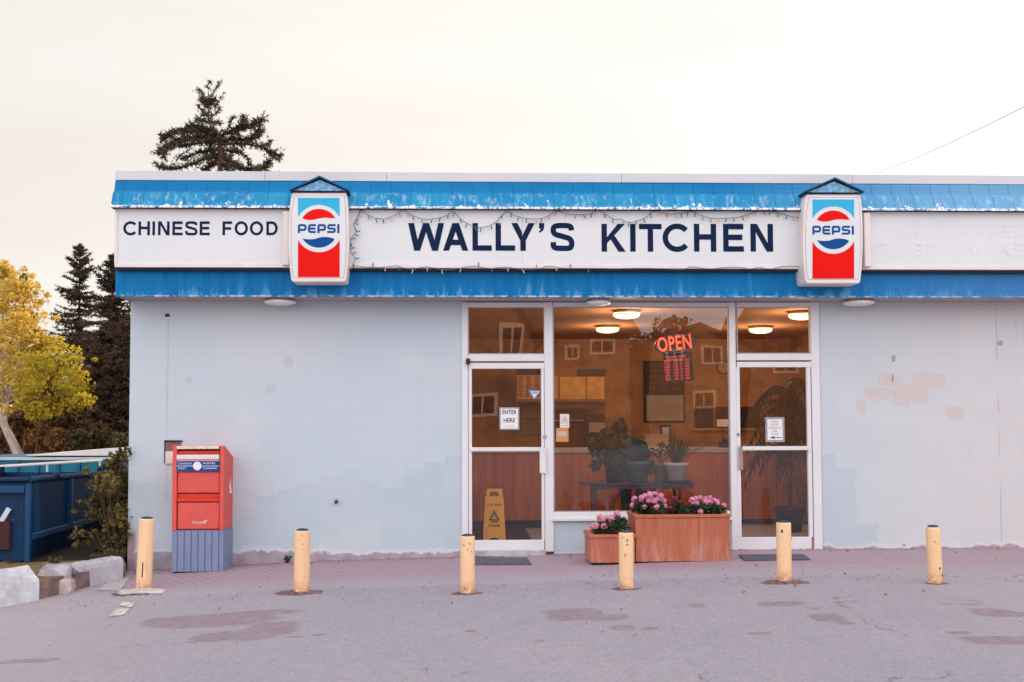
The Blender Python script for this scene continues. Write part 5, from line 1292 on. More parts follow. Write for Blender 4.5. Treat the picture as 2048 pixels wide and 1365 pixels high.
flower_plant('pink geraniums spilling over at the right of the large planter', [(1384, 1000), (1392, 997), (1400, 996), (1411, 998), (1420, 997), (1394, 1006), (1396, 1013), (1397, 1021), (1401, 1024), (1420, 1005), (1428, 1002), (1435, 1006), (1447, 1011), (1412, 1004), (1388, 1006)],
             [(1392, 1018, .07), (1408, 1016, .09), (1422, 1018, .09), (1436, 1020, .08), (1415, 1026, .07), (1444, 1024, .05)], -.68, PK, z_big, .028)
flower_plant('pink geranium with big rosy blooms in the small low planter', [(1190, 1050), (1196, 1055), (1210, 1048), (1223, 1046), (1205, 1038), (1200, 1034), (1214, 1036), (1222, 1038), (1234, 1028), (1232, 1032), (1209, 1053), (1187, 1055)],
             [(1205, 1052, .08), (1218, 1048, .08), (1232, 1048, .10), (1240, 1042, .08), (1246, 1054, .08), (1212, 1058, .07), (1195, 1060, .05)], -.78, PK2, z_sml, .032)

# ---- door mats
b = NB('mat_rubber'); x_, y_, z_ = b.xyz(); s1 = b.math('ABSOLUTE', b.math('SUBTRACT', b.math('FRACT', b.math('MULTIPLY', x_, 40)), .5)); s2 = b.math('ABSOLUTE', b.math('SUBTRACT', b.math('FRACT', b.math('MULTIPLY', y_, 40)), .5))
b.col(b.mix(b.ramp(b.math('MAXIMUM', s1, s2), .3, .45), (.05, .05, .085), (.13, .125, .17))); b.rough(.8); M['mat'] = b.m
def mat_(pts, label):
    ps = [gpx(*p) for p in pts]; zz = min(g(p.x) for p in ps); c = sum(ps, Vector())/4
    vs = [(p.x, p.y, g(p.x)+.006) for p in ps]+[(p.x, p.y, g(p.x)+.020) for p in ps]
    mb = MB(); mb.add(vs, [(3, 2, 1, 0), (4, 5, 6, 7), (0, 1, 5, 4), (1, 2, 6, 5), (2, 3, 7, 6), (3, 0, 4, 7)]); o = mb.build('door_mat', M['mat']); tag(o, label, 'mat', 'rubber mats outside the doors')
mat_([(940, 1132), (1063, 1132), (1054, 1119), (940, 1119)], 'dark ribbed rubber mat before the left door')
mat_([(1489, 1124), (1621, 1122), (1606, 1112), (1478, 1113)], 'dark ribbed rubber mat before the right door')

# ---- kerb blocks at the left edge
b = NB('kerb_paint'); n = b.noise(3.5, 5, .7); n2 = b.noise(25, 4, .7)
c = b.mix(b.ramp(n, .42, .58), (.50, .50, .54), (.64, .67, .71)); c = b.mix(b.ramp(n2, .55, .75, 0, .5), c, (.36, .30, .29)); b.col(c); b.rough(.9); b.bump(n2, .5, .01); M['kerb_paint'] = b.m
def kerb(name, pa, pb, H0, H1, wdt, mat, label, rnd, cut=0):
    a, c = gpx(*pa), gpx(*pb); o = thing(name, label, 'kerb', (a+c)/2); d = (c-a); d.z = 0; L = d.length; d.normalize(); nrm = Vector((-d.y, d.x, 0))
    if nrm.y < 0: nrm = -nrm
    mb = MB(); N = 18; prof = [(0, -.25), (0, .75), (.012, .93), (.05, 1.0), (wdt-.03, 1.0), (wdt, .9), (wdt, -.25)]; vs = []; fs = []
    for i in range(N+1):
        t = i/N; base_ = a+d*(L*t); hh = H0+(H1-H0)*t
        for (o_, z) in prof:
            j = rnd.uniform(-.003, .003); e_ = (1-cut*max(0, (t-.8)/.2)) if o_ < .1 else 1
            vs.append(base_+nrm*(o_+j)+Vector((0, 0, z*hh*e_+rnd.uniform(-.004, .004) if z > 0 else z*.5))+Vector((0, 0, g(base_.x)-base_.z)))
    n_ = len(prof)
    for i in range(N):
        for j in range(n_-1): fs.append((i*n_+j, (i+1)*n_+j, (i+1)*n_+j+1, i*n_+j+1))
    fs += [tuple(range(n_)), tuple(range(N*n_+n_-1, N*n_-1, -1))]
    mb.add(vs, fs); mb.build('block', mat, o); return o
rr = random.Random(4)
kerb('kerb_block', (-420, 1292), (78, 1201), .37, .31, .24, M['kerb_paint'], 'white-painted concrete kerb block at the left edge of the lot', rr, .3)
kerb('kerb_block', (140, 1181), (246, 1160), .235, .235, .22, simple('kerb_grey', (.45, .44, .48), .9, .18, 5, .5, 40), 'grey concrete kerb block ending at the building corner', rr)
p = gpx(100, 1188); o = thing('broken_kerb', 'broken rubble gap between the white and grey kerb blocks', 'rubble', p)
mb = MB(); rock(mb, (p.x+.02, p.y+.10, p.z+.12), .16, .12, .16, rr); mb.build('chunk', M['old_concrete'], o)
mb = MB(); rock(mb, (p.x+.10, p.y+.0, p.z+.07), .13, .09, .08, rr); mb.build('chunk', simple('pinkish_concrete', (.47, .38, .38), .95, .2, 6, .6, 40), o)
mb = MB()
for i in range(12): rock(mb, (p.x+rr.uniform(-.12, .2), p.y+rr.uniform(.02, .3), p.z+rr.uniform(.1, .26)), rr.uniform(.02, .05), .03, .03, rr, 1)
mb.build('rubble', M['rubble'], o)

def tuft(px, py, Y, label, h=.12, n=26, mat=None, name='weed', leafy=True):
    c = at(px, py, Y); o = thing(name, label, 'weed', c); mb = MB()
    for _ in range(n):
        a = rr.uniform(0, 6.28); L = h*rr.uniform(.5, 1); tp_ = c+Vector((math.cos(a)*L*.5, math.sin(a)*L*.4, L)); s_ = Vector((-math.sin(a), math.cos(a), 0))*.006
        mb.add([c-s_+Vector((rr.uniform(-.02, .02), 0, 0)), c+s_, tp_], [(0, 1, 2)])
        if leafy: leaf_cloud(mb, tp_, (.02, .02, .02), 3, .025, rr)
    mb.build('leaves', mat or WEED, o)
WEED = leafmat('weed_leaf', (.05, .06, .02), (.16, .13, .05), 9)
tuft(575, 1126, -.03, 'small green weed at the foot of the blank wall behind the second bollard', .07, 16, leafmat('weed_green', (.02, .05, .02), (.05, .09, .04)))
tuft(110, 1140, -1.15, 'dry brown weed growing in the broken kerb gap', .12, 40)
for i, (px, py, Y, lb_) in enumerate(((190, 1122, -.6, 'low dry weed on top of the grey kerb, left one'), (215, 1118, -.45, 'reddish taller weed on the grey kerb'), (238, 1122, -.3, 'green-brown weed on the kerb beside the building corner'))):
    tuft(px, py+6, Y, lb_, .10+.03*i, 34)
p = at(130, 1128, -.5)

mb = MB(); mb.add([(-4.75, -.42, VZ+.004), (-3.63, -.10, VZ+.004), (-3.63, 4.5, VZ+.004), (-4.8, 4.5, VZ+.004)], [(0, 1, 2, 3)])  # near-black sheet standing in for the shade between dumpster and building
tag(mb.build('painted_shade_ground', simple('painted_shade', (.035, .024, .018), 1, .4, 6, .6, 40)), kind='structure')

rr = random.Random(17); mb = MB()
for i in range(900):
    u = rr.random(); x = rr.uniform(-3.6, 6.3)
    if u < .55: y = -abs(rr.gauss(0, .05))-.015
    elif u < .8: y = -2.1+rr.gauss(0, .25)
    else: y = rr.uniform(-4.5, -.1)
    if u > .97: x = rr.uniform(-4.3, -3.4); y = rr.uniform(-1.6, -.4)
    k_ = rr.uniform(.003, .011); c_ = Vector((x, y, g(x)+.005)); vs = [c_+Vector((rr.uniform(.6, 1.3)*k_*math.cos(t*1.5708), rr.uniform(.6, 1.3)*k_*math.sin(t*1.5708), 0)) for t in range(4)]+[c_+Vector((0, 0, k_*rr.uniform(.5, 1.1)))]
    mb.add(vs, [(0, 1, 4), (1, 2, 4), (2, 3, 4), (3, 0, 4)])
tag(mb.build('gravel', simple('grit', (.20, .16, .16), .95, .7, 60)), kind='stuff')
mb = MB()
for i in range(90):
    x = rr.uniform(-3.5, 6.2); y = -abs(rr.gauss(0, .12))-.02 if rr.random() < .7 else rr.uniform(-3.2, -.1)
    leaf_cloud(mb, (x, y, g(x)+.012), (.01, .01, .004), 1, .026, rr)
tag(mb.build('fallen_leaves', leafmat('dry_leaf', (.14, .07, .03), (.36, .22, .08), 6)), kind='stuff')

# ---- dumpsters
b = NB('dumpster_blue'); n = b.noise(1.4, 4, .6); sc = b.noise(30, 3, .6, (1, .3, 1)); st = b.noise(4, 4, .6, (1, 1, .2))
c = b.mix(b.ramp(n, .3, .7), (.002, .015, .045), (.003, .034, .10)); c = b.mix(b.ramp(st, .5, .7, 0, .4), c, (.01, .13, .30)); c = b.mix(b.ramp(sc, .72, .76, 0, .8), c, (.45, .50, .55)); c = b.mix(b.ramp(b.noise(6, 5, .7, w=4), .62, .7, 0, .7), c, (.10, .04, .02))
b.col(c); b.b.inputs['Specular IOR Level'].default_value = .2; b.rough(.5); b.bump(n, .3, .02); M['dumpster'] = b.m
# near dumpster: long side faces the building, short end faces the street
dx1 = at(57, 1000, -.35).x; dY = -.35; dl = 3.6; dx0 = dx1-1.75; dz0 = VZ+.0; dzt = at(57, 962, dY).z
dm = thing('dumpster', 'dark blue steel dumpster standing on the verge left of the building', 'dumpster', ((dx0+dx1)/2, dY+dl/2, dz0))
mb = MB(); hgt_ = dzt-dz0; low_z = at(62, 1072, dY).z
for (x0, x1, inner) in ((dx0, dx1, 0),):
    mb.box(x0, x1, dY, dY+.02, dz0+.02, dzt); mb.box(x0, x1, dY+dl-.02, dY+dl, dz0+.02, dzt-.08); mb.box(x0, x0+.02, dY+.02, dY+dl-.02, dz0+.02, dzt)
    # right side slopes in towards the bottom
    mb.add([(x1, dY+.0205, dzt), (x1, dY+dl-.02, dzt-.08), (x1, dY+dl-.02, low_z), (x1, dY+.0205, low_z), (x1-.10, dY+dl-.02, dz0-.05), (x1-.10, dY+.0205, dz0-.05)], [(0, 1, 2, 3), (3, 2, 4, 5)])
    mb.box(x0+.02, x1-.30, dY+.02, dY+dl-.02, dz0+.02, dz0+.05)
mb.build('body', M['dumpster'], dm)
mb = MB(); mb.tube([(dx1+.01, dY-.02, dzt+.01), (dx1+.01, dY+dl, dzt-.07)], .035, 8); mb.tube([(dx0, dY-.01, dzt+.01), (dx1+.02, dY-.01, dzt+.01)], .03, 8); mb.build('rim', M['dumpster'], dm)
mb = MB(); mb.box(dx1-.03, dx1+.03, dY-.03, dY+.03, dz0, dzt-.03)
for k_ in (.33, .66, .98): mb.box(dx1-.005, dx1+.05, dY+dl*k_-.04, dY+dl*k_+.04, low_z, dzt-.05)
mb.box(dx1-.005, dx1+.045, dY+.03, dY+dl, low_z-.05, low_z+.02); mb.box(dx0+.02, dx1-.03, dY-.05, dY, dzt-.13, dzt-.05); mb.build('rib', simple('dumpster_rib', (.004, .05, .14), .4, .2, 5), dm, .008)
mb = MB(); a = at(18, 1050, dY); mb.box(a.x-.10, a.x+.03, dY-.07, dY, a.z-.26, a.z+.04); mb.build('fork_pocket', simple('rust_dark', (.06, .02, .02), .8), dm, .006)
a = at(16, 1030, dY); mb = MB(); mb.obox((a.x-.02, dY-.02, a.z), .05, .03, .16, Matrix.Rotation(R(30), 3, 'Y')); mb.build('bracket', simple('bare_steel', (.55, .62, .68), .4), dm)
for k_ in (.12, .55): 
    mb = MB(); mb.ball((dx1+.02, dY+dl*k_+.3, dzt+.02), .05, .06, .04, 8, 6); mb.build('hinge', M['dumpster'], dm)
# far container with pale lid
Y2 = 5.2; xa2 = at(-60, 930, Y2).x; xb2 = at(262, 930, Y2).x
d2 = thing('dumpster', 'turquoise container with a pale flat lid behind the dark dumpster', 'dumpster', ((xa2+xb2)/2, Y2, VZ))
mb = MB(); zt2 = at(150, 914, Y2).z; mb.box(xa2, xb2, Y2, Y2+1.6, VZ, zt2); mb.build('body', simple('container_turquoise', (.008, .16, .27), .45, .25, 3), d2, .01)
mb = MB(); la, lc, ld = XZ(55, 911.5, Y2), XZ(268, 911.5, Y2), XZ(268, 894, Y2); mb.prism([la, lc, ld, (la[0], la[1]+.012)], Y2-.05, Y2+1.65); mb.build('lid', simple('lid_pale', (.80, .79, .76), .5, .05, 3), d2)
mb = MB(); mb.box(xa2, xb2, Y2-.04, Y2, zt2-.05, zt2-.005); mb.build('rim', simple('rim_pale', (.55, .60, .62), .5), d2, .004)
mb = MB()
for i in range(6): X = xa2+.4+i*(xb2-xa2-.6)/6; mb.box(X, X+.05, Y2-.03, Y2, VZ+.05, zt2-.06)
mb.build('rib', simple('container_rib', (.006, .11, .20), .5), d2)
# thin white rail crossing in front of the far container
Yr = 3.9; pa, pc = at(-40, 936, Yr), at(205, 921, Yr)
o = thing('white_rail', 'thin white rail running between the two dumpsters', 'rail', (pa.x, Yr, VZ)); mb = MB(); mb.tube([pa, pc], .022, 8); mb.build('bar', M['white_metal'], o)
for t_ in (.1, .55, .98):
    q_ = pa.lerp(pc, t_); mb = MB(); mb.tube([(q_.x, Yr, VZ), q_], .018, 8); mb.build('post', M['white_metal'], o)

# ================================================================= TREES AND SHRUBS
def twig_leaves(mb, p, d, L, w, rnd, n):
    """needle sprays: narrow triangles leaving a twig on all sides"""
    for i in range(n):
        t = rnd.random(); b0 = p+d*(L*t); v = (d*.7+Vector((rnd.gauss(0, 1), rnd.gauss(0, 1), rnd.gauss(0, .8))).normalized()*1.0).normalized()
        ln = w*rnd.uniform(.6, 1.3); sdv = v.cross(Vector((rnd.gauss(0, 1), rnd.gauss(0, 1), rnd.gauss(0, 1)))).normalized()*ln*.17
        mb.add([b0-sdv, b0+sdv, b0+v*ln], [(0, 1, 2)])
SP = leafmat('spruce_needles', (.026, .024, .018), (.125, .072, .046), 1.2, .8, .15)
SP2 = leafmat('spruce_needles_blue', (.034, .044, .050), (.16, .105, .06), 2.2, .8, .15)
BARK = simple('spruce_bark', (.07, .04, .03), .9, .3, 8)
def spruce(px, pytop, D, label, wbot, pyb=900, seed=1, dens=1.0, mat=None, zbase=None, droop=.25):
    rnd = random.Random(seed); Y = D-DW; t_ = at(px, pytop, Y); z0 = VZ+.2 if zbase is None else zbase; H = t_.z-z0
    o = thing('spruce_tree', label, 'tree', (t_.x, Y, z0), 'spruce trees left of the building'); c = Vector((t_.x, Y, z0))
    mb = MB(); mb.tube([c, c+Vector((.03, 0, H*.5)), c+Vector((0, 0, H))], [.14*H/8, .07*H/8, .01], 8); mb.build('trunk', BARK, o)
    mb = MB(); z = H*.04
    while z < H*.985:
        f_ = (H-z)/H; R_ = wbot*(f_**.85)*rnd.uniform(.72, 1.12)+.04; nb = max(3, int(6*dens))
        for k_ in range(nb):
            a = rnd.uniform(0, 6.28); L = R_*rnd.uniform(.6, 1.12); dr = -droop*rnd.uniform(.4, 1.4) if f_ > .2 else rnd.uniform(.1, .6)
            st_ = c+Vector((0, 0, z)); dirv = Vector((math.cos(a), math.sin(a), 0)); pts = [st_+dirv*(L*t)+Vector((0, 0, dr*L*math.sin(t*1.6)+.22*L*t*t)) for t in (0, .25, .5, .75, 1)]
            mb.tube(pts, .012, 3, r1=.003, cap=False, smooth=False)
            for s0, s1 in zip(pts, pts[1:]):
                dd = (s1-s0); l_ = dd.length; dd.normalize(); twig_leaves(mb, s0, dd, l_, .10+.05*f_, rnd, int(4+l_*30*dens))
                side = dd.cross(Vector((0, 0, 1))).normalized()
                for sg in (-1, 1):
                    for _ in range(2):
                        tw = (side*sg+dd*.7+Vector((0, 0, rnd.uniform(-.6, .2)))).normalized(); tl = L*.28*rnd.uniform(.5, 1.2); twig_leaves(mb, s0+dd*l_*rnd.random(), tw, tl, .11, rnd, int(3+tl*38*dens))
        z += H*.018*rnd.uniform(.7, 1.4)
    mb.build('crown', mat or SP, o); return o
spruce(160, 486, 40, 'spire-topped dark spruce standing clear against the sky', 2.5, seed=3, dens=.85)
spruce(226, 505, 34, 'dark spruce partly hidden by the roof corner', 2.3, seed=8, dens=1.0)
spruce(47, 540, 46, 'dark spruce behind the yellow leafed tree', 1.7, seed=13, dens=.8)
spruce(252, 640, 25, 'low bushy spruce right against the building edge', 1.25, seed=17, dens=1.1)
spruce(196, 690, 29, 'short dark spruce filling the gap low between the tall ones', 1.6, seed=23, dens=1.0)
spruce(110, 720, 36, 'short dark spruce low behind the yellow foliage', 1.8, seed=29, dens=1.0)

# tall ragged spruce rising behind the roof
rnd = random.Random(77); YTt = 20
z0 = .2; tp = at(416, 158, YTt); bs = at(437, 400, YTt)
o = thing('tall_spruce', 'tall ragged half-bare spruce rising above the roof edge', 'tree', (bs.x, YTt, z0))
T_ = lambda px, py, dy=0: at(px, py, YTt+dy)
mb = MB(); mb.tube([Vector((bs.x, YTt, z0)), T_(440, 345), T_(441, 300), T_(436, 268), T_(424, 255)], [.2, .085, .065, .045, .03], 8); mb.tube([T_(424, 262), T_(417, 240), T_(417, 200), tp], [.03, .024, .015, .004], 6)
mb.build('trunk', BARK, o)
arms = [  # photo polylines: (points, needle length, density)
 ([(416, 215), (404, 186), (398, 178)], .12, .9), ([(418, 205), (430, 180), (439, 168)], .11, .7), ([(418, 222), (436, 205), (444, 193)], .11, .4), ([(416, 232), (404, 222), (396, 211)], .12, .9),
 ([(418, 240), (432, 226), (440, 217)], .12, .8), ([(417, 215), (408, 204), (402, 196)], .14, 1.3), ([(418, 203), (426, 200), (431, 198)], .14, 1.6), ([(417, 210), (422, 206), (430, 211)], .13, 1.2),
 ([(416, 198), (410, 205), (405, 207)], .13, 1.2), ([(416, 228), (408, 228), (404, 231)], .13, 1.2), ([(417, 168), (421, 163)], .07, .8), ([(417, 178), (413, 172)], .07, .8), ([(417, 245), (400, 240), (394, 243)], .13, 1),
 ([(418, 245), (428, 246), (438, 242)], .13, 1.1), ([(436, 270), (405, 262), (372, 262), (345, 268), (322, 280)], .17, 3.2), ([(432, 275), (400, 275), (368, 280), (340, 291), (320, 300)], .17, 2.8),
 ([(430, 262), (405, 256), (385, 253), (362, 262)], .15, 2.4), ([(436, 282), (410, 285), (385, 288), (360, 294)], .15, 2.2), ([(350, 280), (335, 298), (325, 315)], .14, 2), ([(345, 288), (330, 302), (318, 307)], .13, 1.8),
 ([(440, 275), (460, 262), (485, 254), (510, 250), (522, 240)], .16, 2.7), ([(441, 285), (465, 278), (490, 280), (512, 274), (524, 262)], .16, 2.8), ([(470, 268), (480, 250), (489, 240)], .13, 1.4), ([(486, 262), (488, 245), (487, 230)], .13, 1.3),
 ([(500, 256), (508, 246), (511, 238)], .12, 1.2), ([(455, 262), (462, 245), (467, 234)], .12, .8), ([(442, 290), (470, 288), (500, 290), (528, 296), (545, 306), (562, 312)], .14, 1.8), ([(520, 292), (534, 290), (541, 283)], .11, 1.3),
 ([(505, 275), (515, 262), (520, 250)], .12, 1.5), ([(530, 298), (545, 312), (558, 322)], .12, 1.1), ([(438, 300), (415, 302), (390, 308), (365, 318)], .13, 1.5), ([(437, 308), (410, 318), (380, 330), (350, 338), (318, 334)], .14, 2.2),
 ([(330, 338), (316, 332), (311, 325)], .11, 1.6), ([(438, 325), (420, 332), (405, 345)], .15, 2.2), ([(440, 312), (460, 322), (478, 335)], .16, 2.6), ([(440, 330), (470, 334), (500, 340), (530, 336), (536, 322)], .15, 2.8),
 ([(505, 338), (522, 334), (533, 326)], .13, 2.2), ([(470, 300), (492, 312), (498, 330)], .13, 1.2), ([(438, 318), (425, 312), (412, 316)], .15, 2.4), ([(450, 300), (462, 304), (474, 300)], .15, 2.2), ([(380, 300), (360, 312), (352, 322)], .10, .8),
 ([(436, 280), (445, 300), (452, 320), (455, 340)], .17, 2.2), ([(425, 275), (420, 290), (428, 310)], .15, 2.0), ([(440, 350), (390, 352), (340, 356), (310, 352)], .15, 2.2), ([(440, 350), (500, 352), (560, 350)], .15, 2.0)]
mb = MB(); mw = MB()
for (pl, nl, dn_) in arms:
    dy = rnd.uniform(-1.0, 1.0); sp_ = spline(pl, 4); n_ = len(sp_); pts = [T_(x, y, dy*i/(n_-1)) for i, (x, y) in enumerate(sp_)]
    mw.tube(pts, .02 if dn_ > 1.7 else .009, 4, r1=.004, cap=False, smooth=False)
    for s0, s1 in zip(pts, pts[1:]):
        dd = s1-s0; l_ = dd.length
        if l_ < 1e-4: continue
        dd.normalize(); twig_leaves(mb, s0, dd, l_, nl*1.1, rnd, int(l_*85*dn_)+2); up_ = Vector((0, 0, 1))
        for _ in range(int(l_*10*dn_)+1):
            tw = Vector((rnd.gauss(0, .8)+dd.x*.4, rnd.gauss(0, .9), rnd.gauss(.15, .7))).normalized(); tl = rnd.uniform(.08, .24)*(1+.35*(dn_ > 1.7)); s_ = s0+dd*l_*rnd.random()
            twig_leaves(mb, s_, tw, tl, nl*.7, rnd, 11)
z_ = 1.6
while z_ < 8.3:
    for k_ in range(5):
        a = rnd.uniform(0, 6.28); L = rnd.uniform(1.2, 2.0); dv = Vector((math.cos(a), math.sin(a), 0)); s0 = Vector((bs.x, YTt, z_))
        pts = [s0+dv*(L*t)+Vector((0, 0, -.30*L*t+.15*L*t*t)) for t in (0, .25, .5, .75, 1)]; mw.tube(pts, .015, 3, r1=.004, cap=False, smooth=False)
        for p0_, p1_ in zip(pts, pts[1:]):
            dd = p1_-p0_; l_ = dd.length; dd.normalize(); twig_leaves(mb, p0_, dd, l_, .16, rnd, int(l_*70)+2)
            for _ in range(3):
                tw = Vector((rnd.gauss(0, .8)+dd.x*.5, rnd.gauss(0, .8)+dd.y*.5, rnd.gauss(-.1, .4))).normalized(); twig_leaves(mb, p0_+dd*l_*rnd.random(), tw, .35, .13, rnd, 16)
    z_ += rnd.uniform(.28, .42)
mb.build('crown', SP2, o); mw.build('branches', BARK, o)

# yellow-leafed tree at the left edge
YL1 = leafmat('yellow_leaf', (.48, .34, .03), (.92, .72, .20), 1.3, .6, .5); YL2 = leafmat('olive_leaf', (.26, .22, .015), (.78, .62, .07), 1.5, .6, .45)
def leafy_tree(name, label, trunk, blobs, Y, mat, lsize, dens, seed, barkm, limbs=True, r0=.16, cat='tree'):
    rnd = random.Random(seed); pts = [at(x, y, Y) for x, y in trunk]; o = thing(name, label, cat, (pts[0].x, Y, VZ+.1))
    mb = MB(); pts = [Vector((pts[0].x, Y, VZ))]+pts; mb.tube(pts, r0, 9, r1=r0*.35); mb.build('trunk', barkm, o)
    ml = MB(); mc = MB()
    for (px, py, r) in blobs:
        c = at(px, py, Y+rnd.uniform(-1.2, 1.2)); rr_ = r/(F/(DW+Y))
        if limbs: s_ = pts[-1].lerp(pts[len(pts)//2], rnd.random()); ml.tube([s_, (s_+c)/2+Vector((0, 0, -.1)), c], .035, 4, r1=.008, cap=False)
        for _ in range(int(10*dens)):
            v = Vector((rnd.gauss(0, .42), rnd.gauss(0, .42), rnd.gauss(0, .36))); cc = c+v*rr_; k_ = rr_*rnd.uniform(.14, .30); leaf_cloud(mc, cc, (k_, k_, k_*.6), 26, lsize, rnd)
        leaf_cloud(mc, c, (rr_, rr_, rr_*.85), int(90*dens), lsize, rnd, .8)
    if limbs: ml.build('limbs', barkm, o)
    mc.build('crown', mat, o); return o
birch = simple('pale_bark', (.50, .42, .38), .8, .3, 9)
leafy_tree('yellow_tree', 'tree with glowing yellow leaves and a pale leaning trunk at the left edge', [(48, 930), (30, 895), (8, 850), (-10, 780), (0, 660)],
           [(8, 560, 42), (38, 575, 38), (60, 600, 36), (-10, 600, 50), (15, 620, 50), (52, 640, 40), (5, 665, 40), (62, 668, 26), (30, 650, 38), (-20, 700, 60), (20, 700, 42), (-15, 770, 60), (25, 775, 48), (60, 760, 44), (35, 735, 44), (-5, 740, 40), (0, 810, 40), (5, 540, 22)], 13, YL1, .085, 1.8, 5, birch, r0=.14)
leafy_tree('olive_tree', 'olive-yellow leafed tree spreading in front of the short spruces', [(70, 915), (84, 820), (90, 760)],
           [(95, 700, 42), (130, 712, 34), (75, 690, 36), (105, 745, 44), (140, 755, 40), (160, 775, 30), (120, 785, 42), (150, 800, 26), (80, 775, 42), (70, 730, 40), (165, 800, 18), (100, 815, 26), (75, 825, 24), (60, 800, 30)], 12, YL2, .08, 1.8, 6, simple('grey_bark', (.12, .07, .055), .9), r0=.022)
# undergrowth
UG = leafmat('brown_shrub', (.06, .032, .022), (.19, .095, .05), 1.5, .8, .1); UG2 = leafmat('dim_green_shrub', (.03, .028, .014), (.12, .09, .035), 1.8, .8, .1); UG3 = leafmat('rust_shrub', (.13, .055, .02), (.34, .17, .055), 1.6, .8, .15)
shr = [('tawny spreading bush right of the pale leaning trunk', UG3, [(90, 868, 26), (118, 880, 28), (70, 885, 24), (140, 880, 22), (100, 895, 22)], 12.5), ('dull green bush low beside the turquoise container lid', UG2, [(160, 880, 26), (190, 885, 28), (215, 880, 26), (240, 885, 24)], 11.5),
       ('dark purple-brown thicket between the yellow tree and the spruces', UG, [(60, 835, 34), (95, 835, 36), (130, 840, 36), (165, 845, 36), (40, 860, 28), (110, 860, 30)], 16), ('dark brown thicket low in front of the hidden spruce', UG, [(190, 850, 34), (220, 845, 34), (250, 855, 34), (236, 880, 26), (205, 872, 26)], 13.5),
       ('dark bush at the left edge below the yellow crown', UG, [(-10, 850, 36), (18, 845, 28), (-20, 885, 36), (10, 885, 20)], 17)]
for i, (lb_, m_, bl, Y_) in enumerate(shr): leafy_tree('bush', lb_, [(bl[0][0], 925), (bl[0][0]+2, 900)], bl, Y_, m_, .11, 1.9, 40+i, BARK, False, .05, 'bush')
# leafy shrub against the building corner, over the dumpster
SH = leafmat('corner_shrub_leaf', (.014, .014, .007), (.24, .18, .05), 6.0, .6, .15)
rnd = random.Random(91); c0 = at(225, 1112, -.05); o = thing('corner_shrub', 'loose olive shrub against the building corner, over the dumpster', 'shrub', (c0.x, c0.y, VZ))
mb = MB(); mc = MB()
for (px, py, r, n_) in ((248, 908, 14, 30), (228, 918, 14, 24), (150, 1020, 6, 6), (172, 940, 7, 6), (145, 1075, 7, 7), (238, 925, 16, 45), (225, 940, 20, 60), (245, 950, 22, 75), (215, 965, 24, 75), (238, 985, 28, 100), (205, 985, 18, 45), (190, 1005, 14, 26), (225, 1015, 30, 105), (245, 1030, 28, 90), (205, 1030, 20, 45), (235, 1060, 30, 100), (215, 1070, 20, 50), (180, 1028, 13, 18), (163, 1005, 8, 9), (182, 968, 9, 12), (195, 950, 8, 10),
                        (160, 1062, 12, 16), (185, 1070, 13, 18), (245, 1085, 24, 70), (225, 1095, 22, 50), (155, 1090, 9, 10), (195, 1100, 10, 14), (172, 1085, 7, 7), (235, 1000, 26, 70)):
    Y = rnd.uniform(-.15, .8) if px > 200 else rnd.uniform(-.15, .3); c = at(px, py, Y); k_ = r/178; leaf_cloud(mc, c, (k_, k_*1.2, k_), int(n_*1.7), .060, rnd)
    mb.tube([Vector((c0.x+rnd.uniform(-.1, .1), Y+.05, VZ)), (Vector((c0.x, Y, c.z*.5))+c)/2+Vector((0, 0, .05)), c], .007, 4, r1=.003, cap=False)
mc.build('leaves', SH, o); mb.build('stem', simple('shrub_stem', (.07, .05, .03)), o)

# far shed with a rusty red roof behind the pale trunk
o = thing('shed', 'small white shed with a rusty red roof far behind the dumpsters', 'shed', at(30, 925, 24)); 
mb = MB(); pbox(mb, 12, 900, 56, 935, 24, 27); mb.build('wall', simple('shed_white', (.50, .50, .52), .8, .1, 2), o)
mb = MB(); a, c, e = XZ(-20, 912, 23.8), XZ(62, 908, 23.8), XZ(30, 884, 23.8); mb.prism([a, c, (e[0]+.25, e[1]), (e[0]-.3, e[1])], 23.8, 27.2); mb.build('roof', simple('rust_roof', (.28, .08, .04), .8, .2, 3), o)

# overhead cable above the right of the roof
Yc = 3; pa, pb_ = at(1749, 349, .5), at(2140, 168, -6)
o = thing('overhead_cable', 'thin overhead cable rising to the right from the roof edge', 'cable', pa)
mb = MB(); mb.tube([pa.lerp(pb_, t/12)+Vector((0, 0, -.03*math.sin(math.pi*t/12))) for t in range(13)], .0036, 5); mb.build('wire', simple('cable_grey', (.42, .38, .34), .6), o)

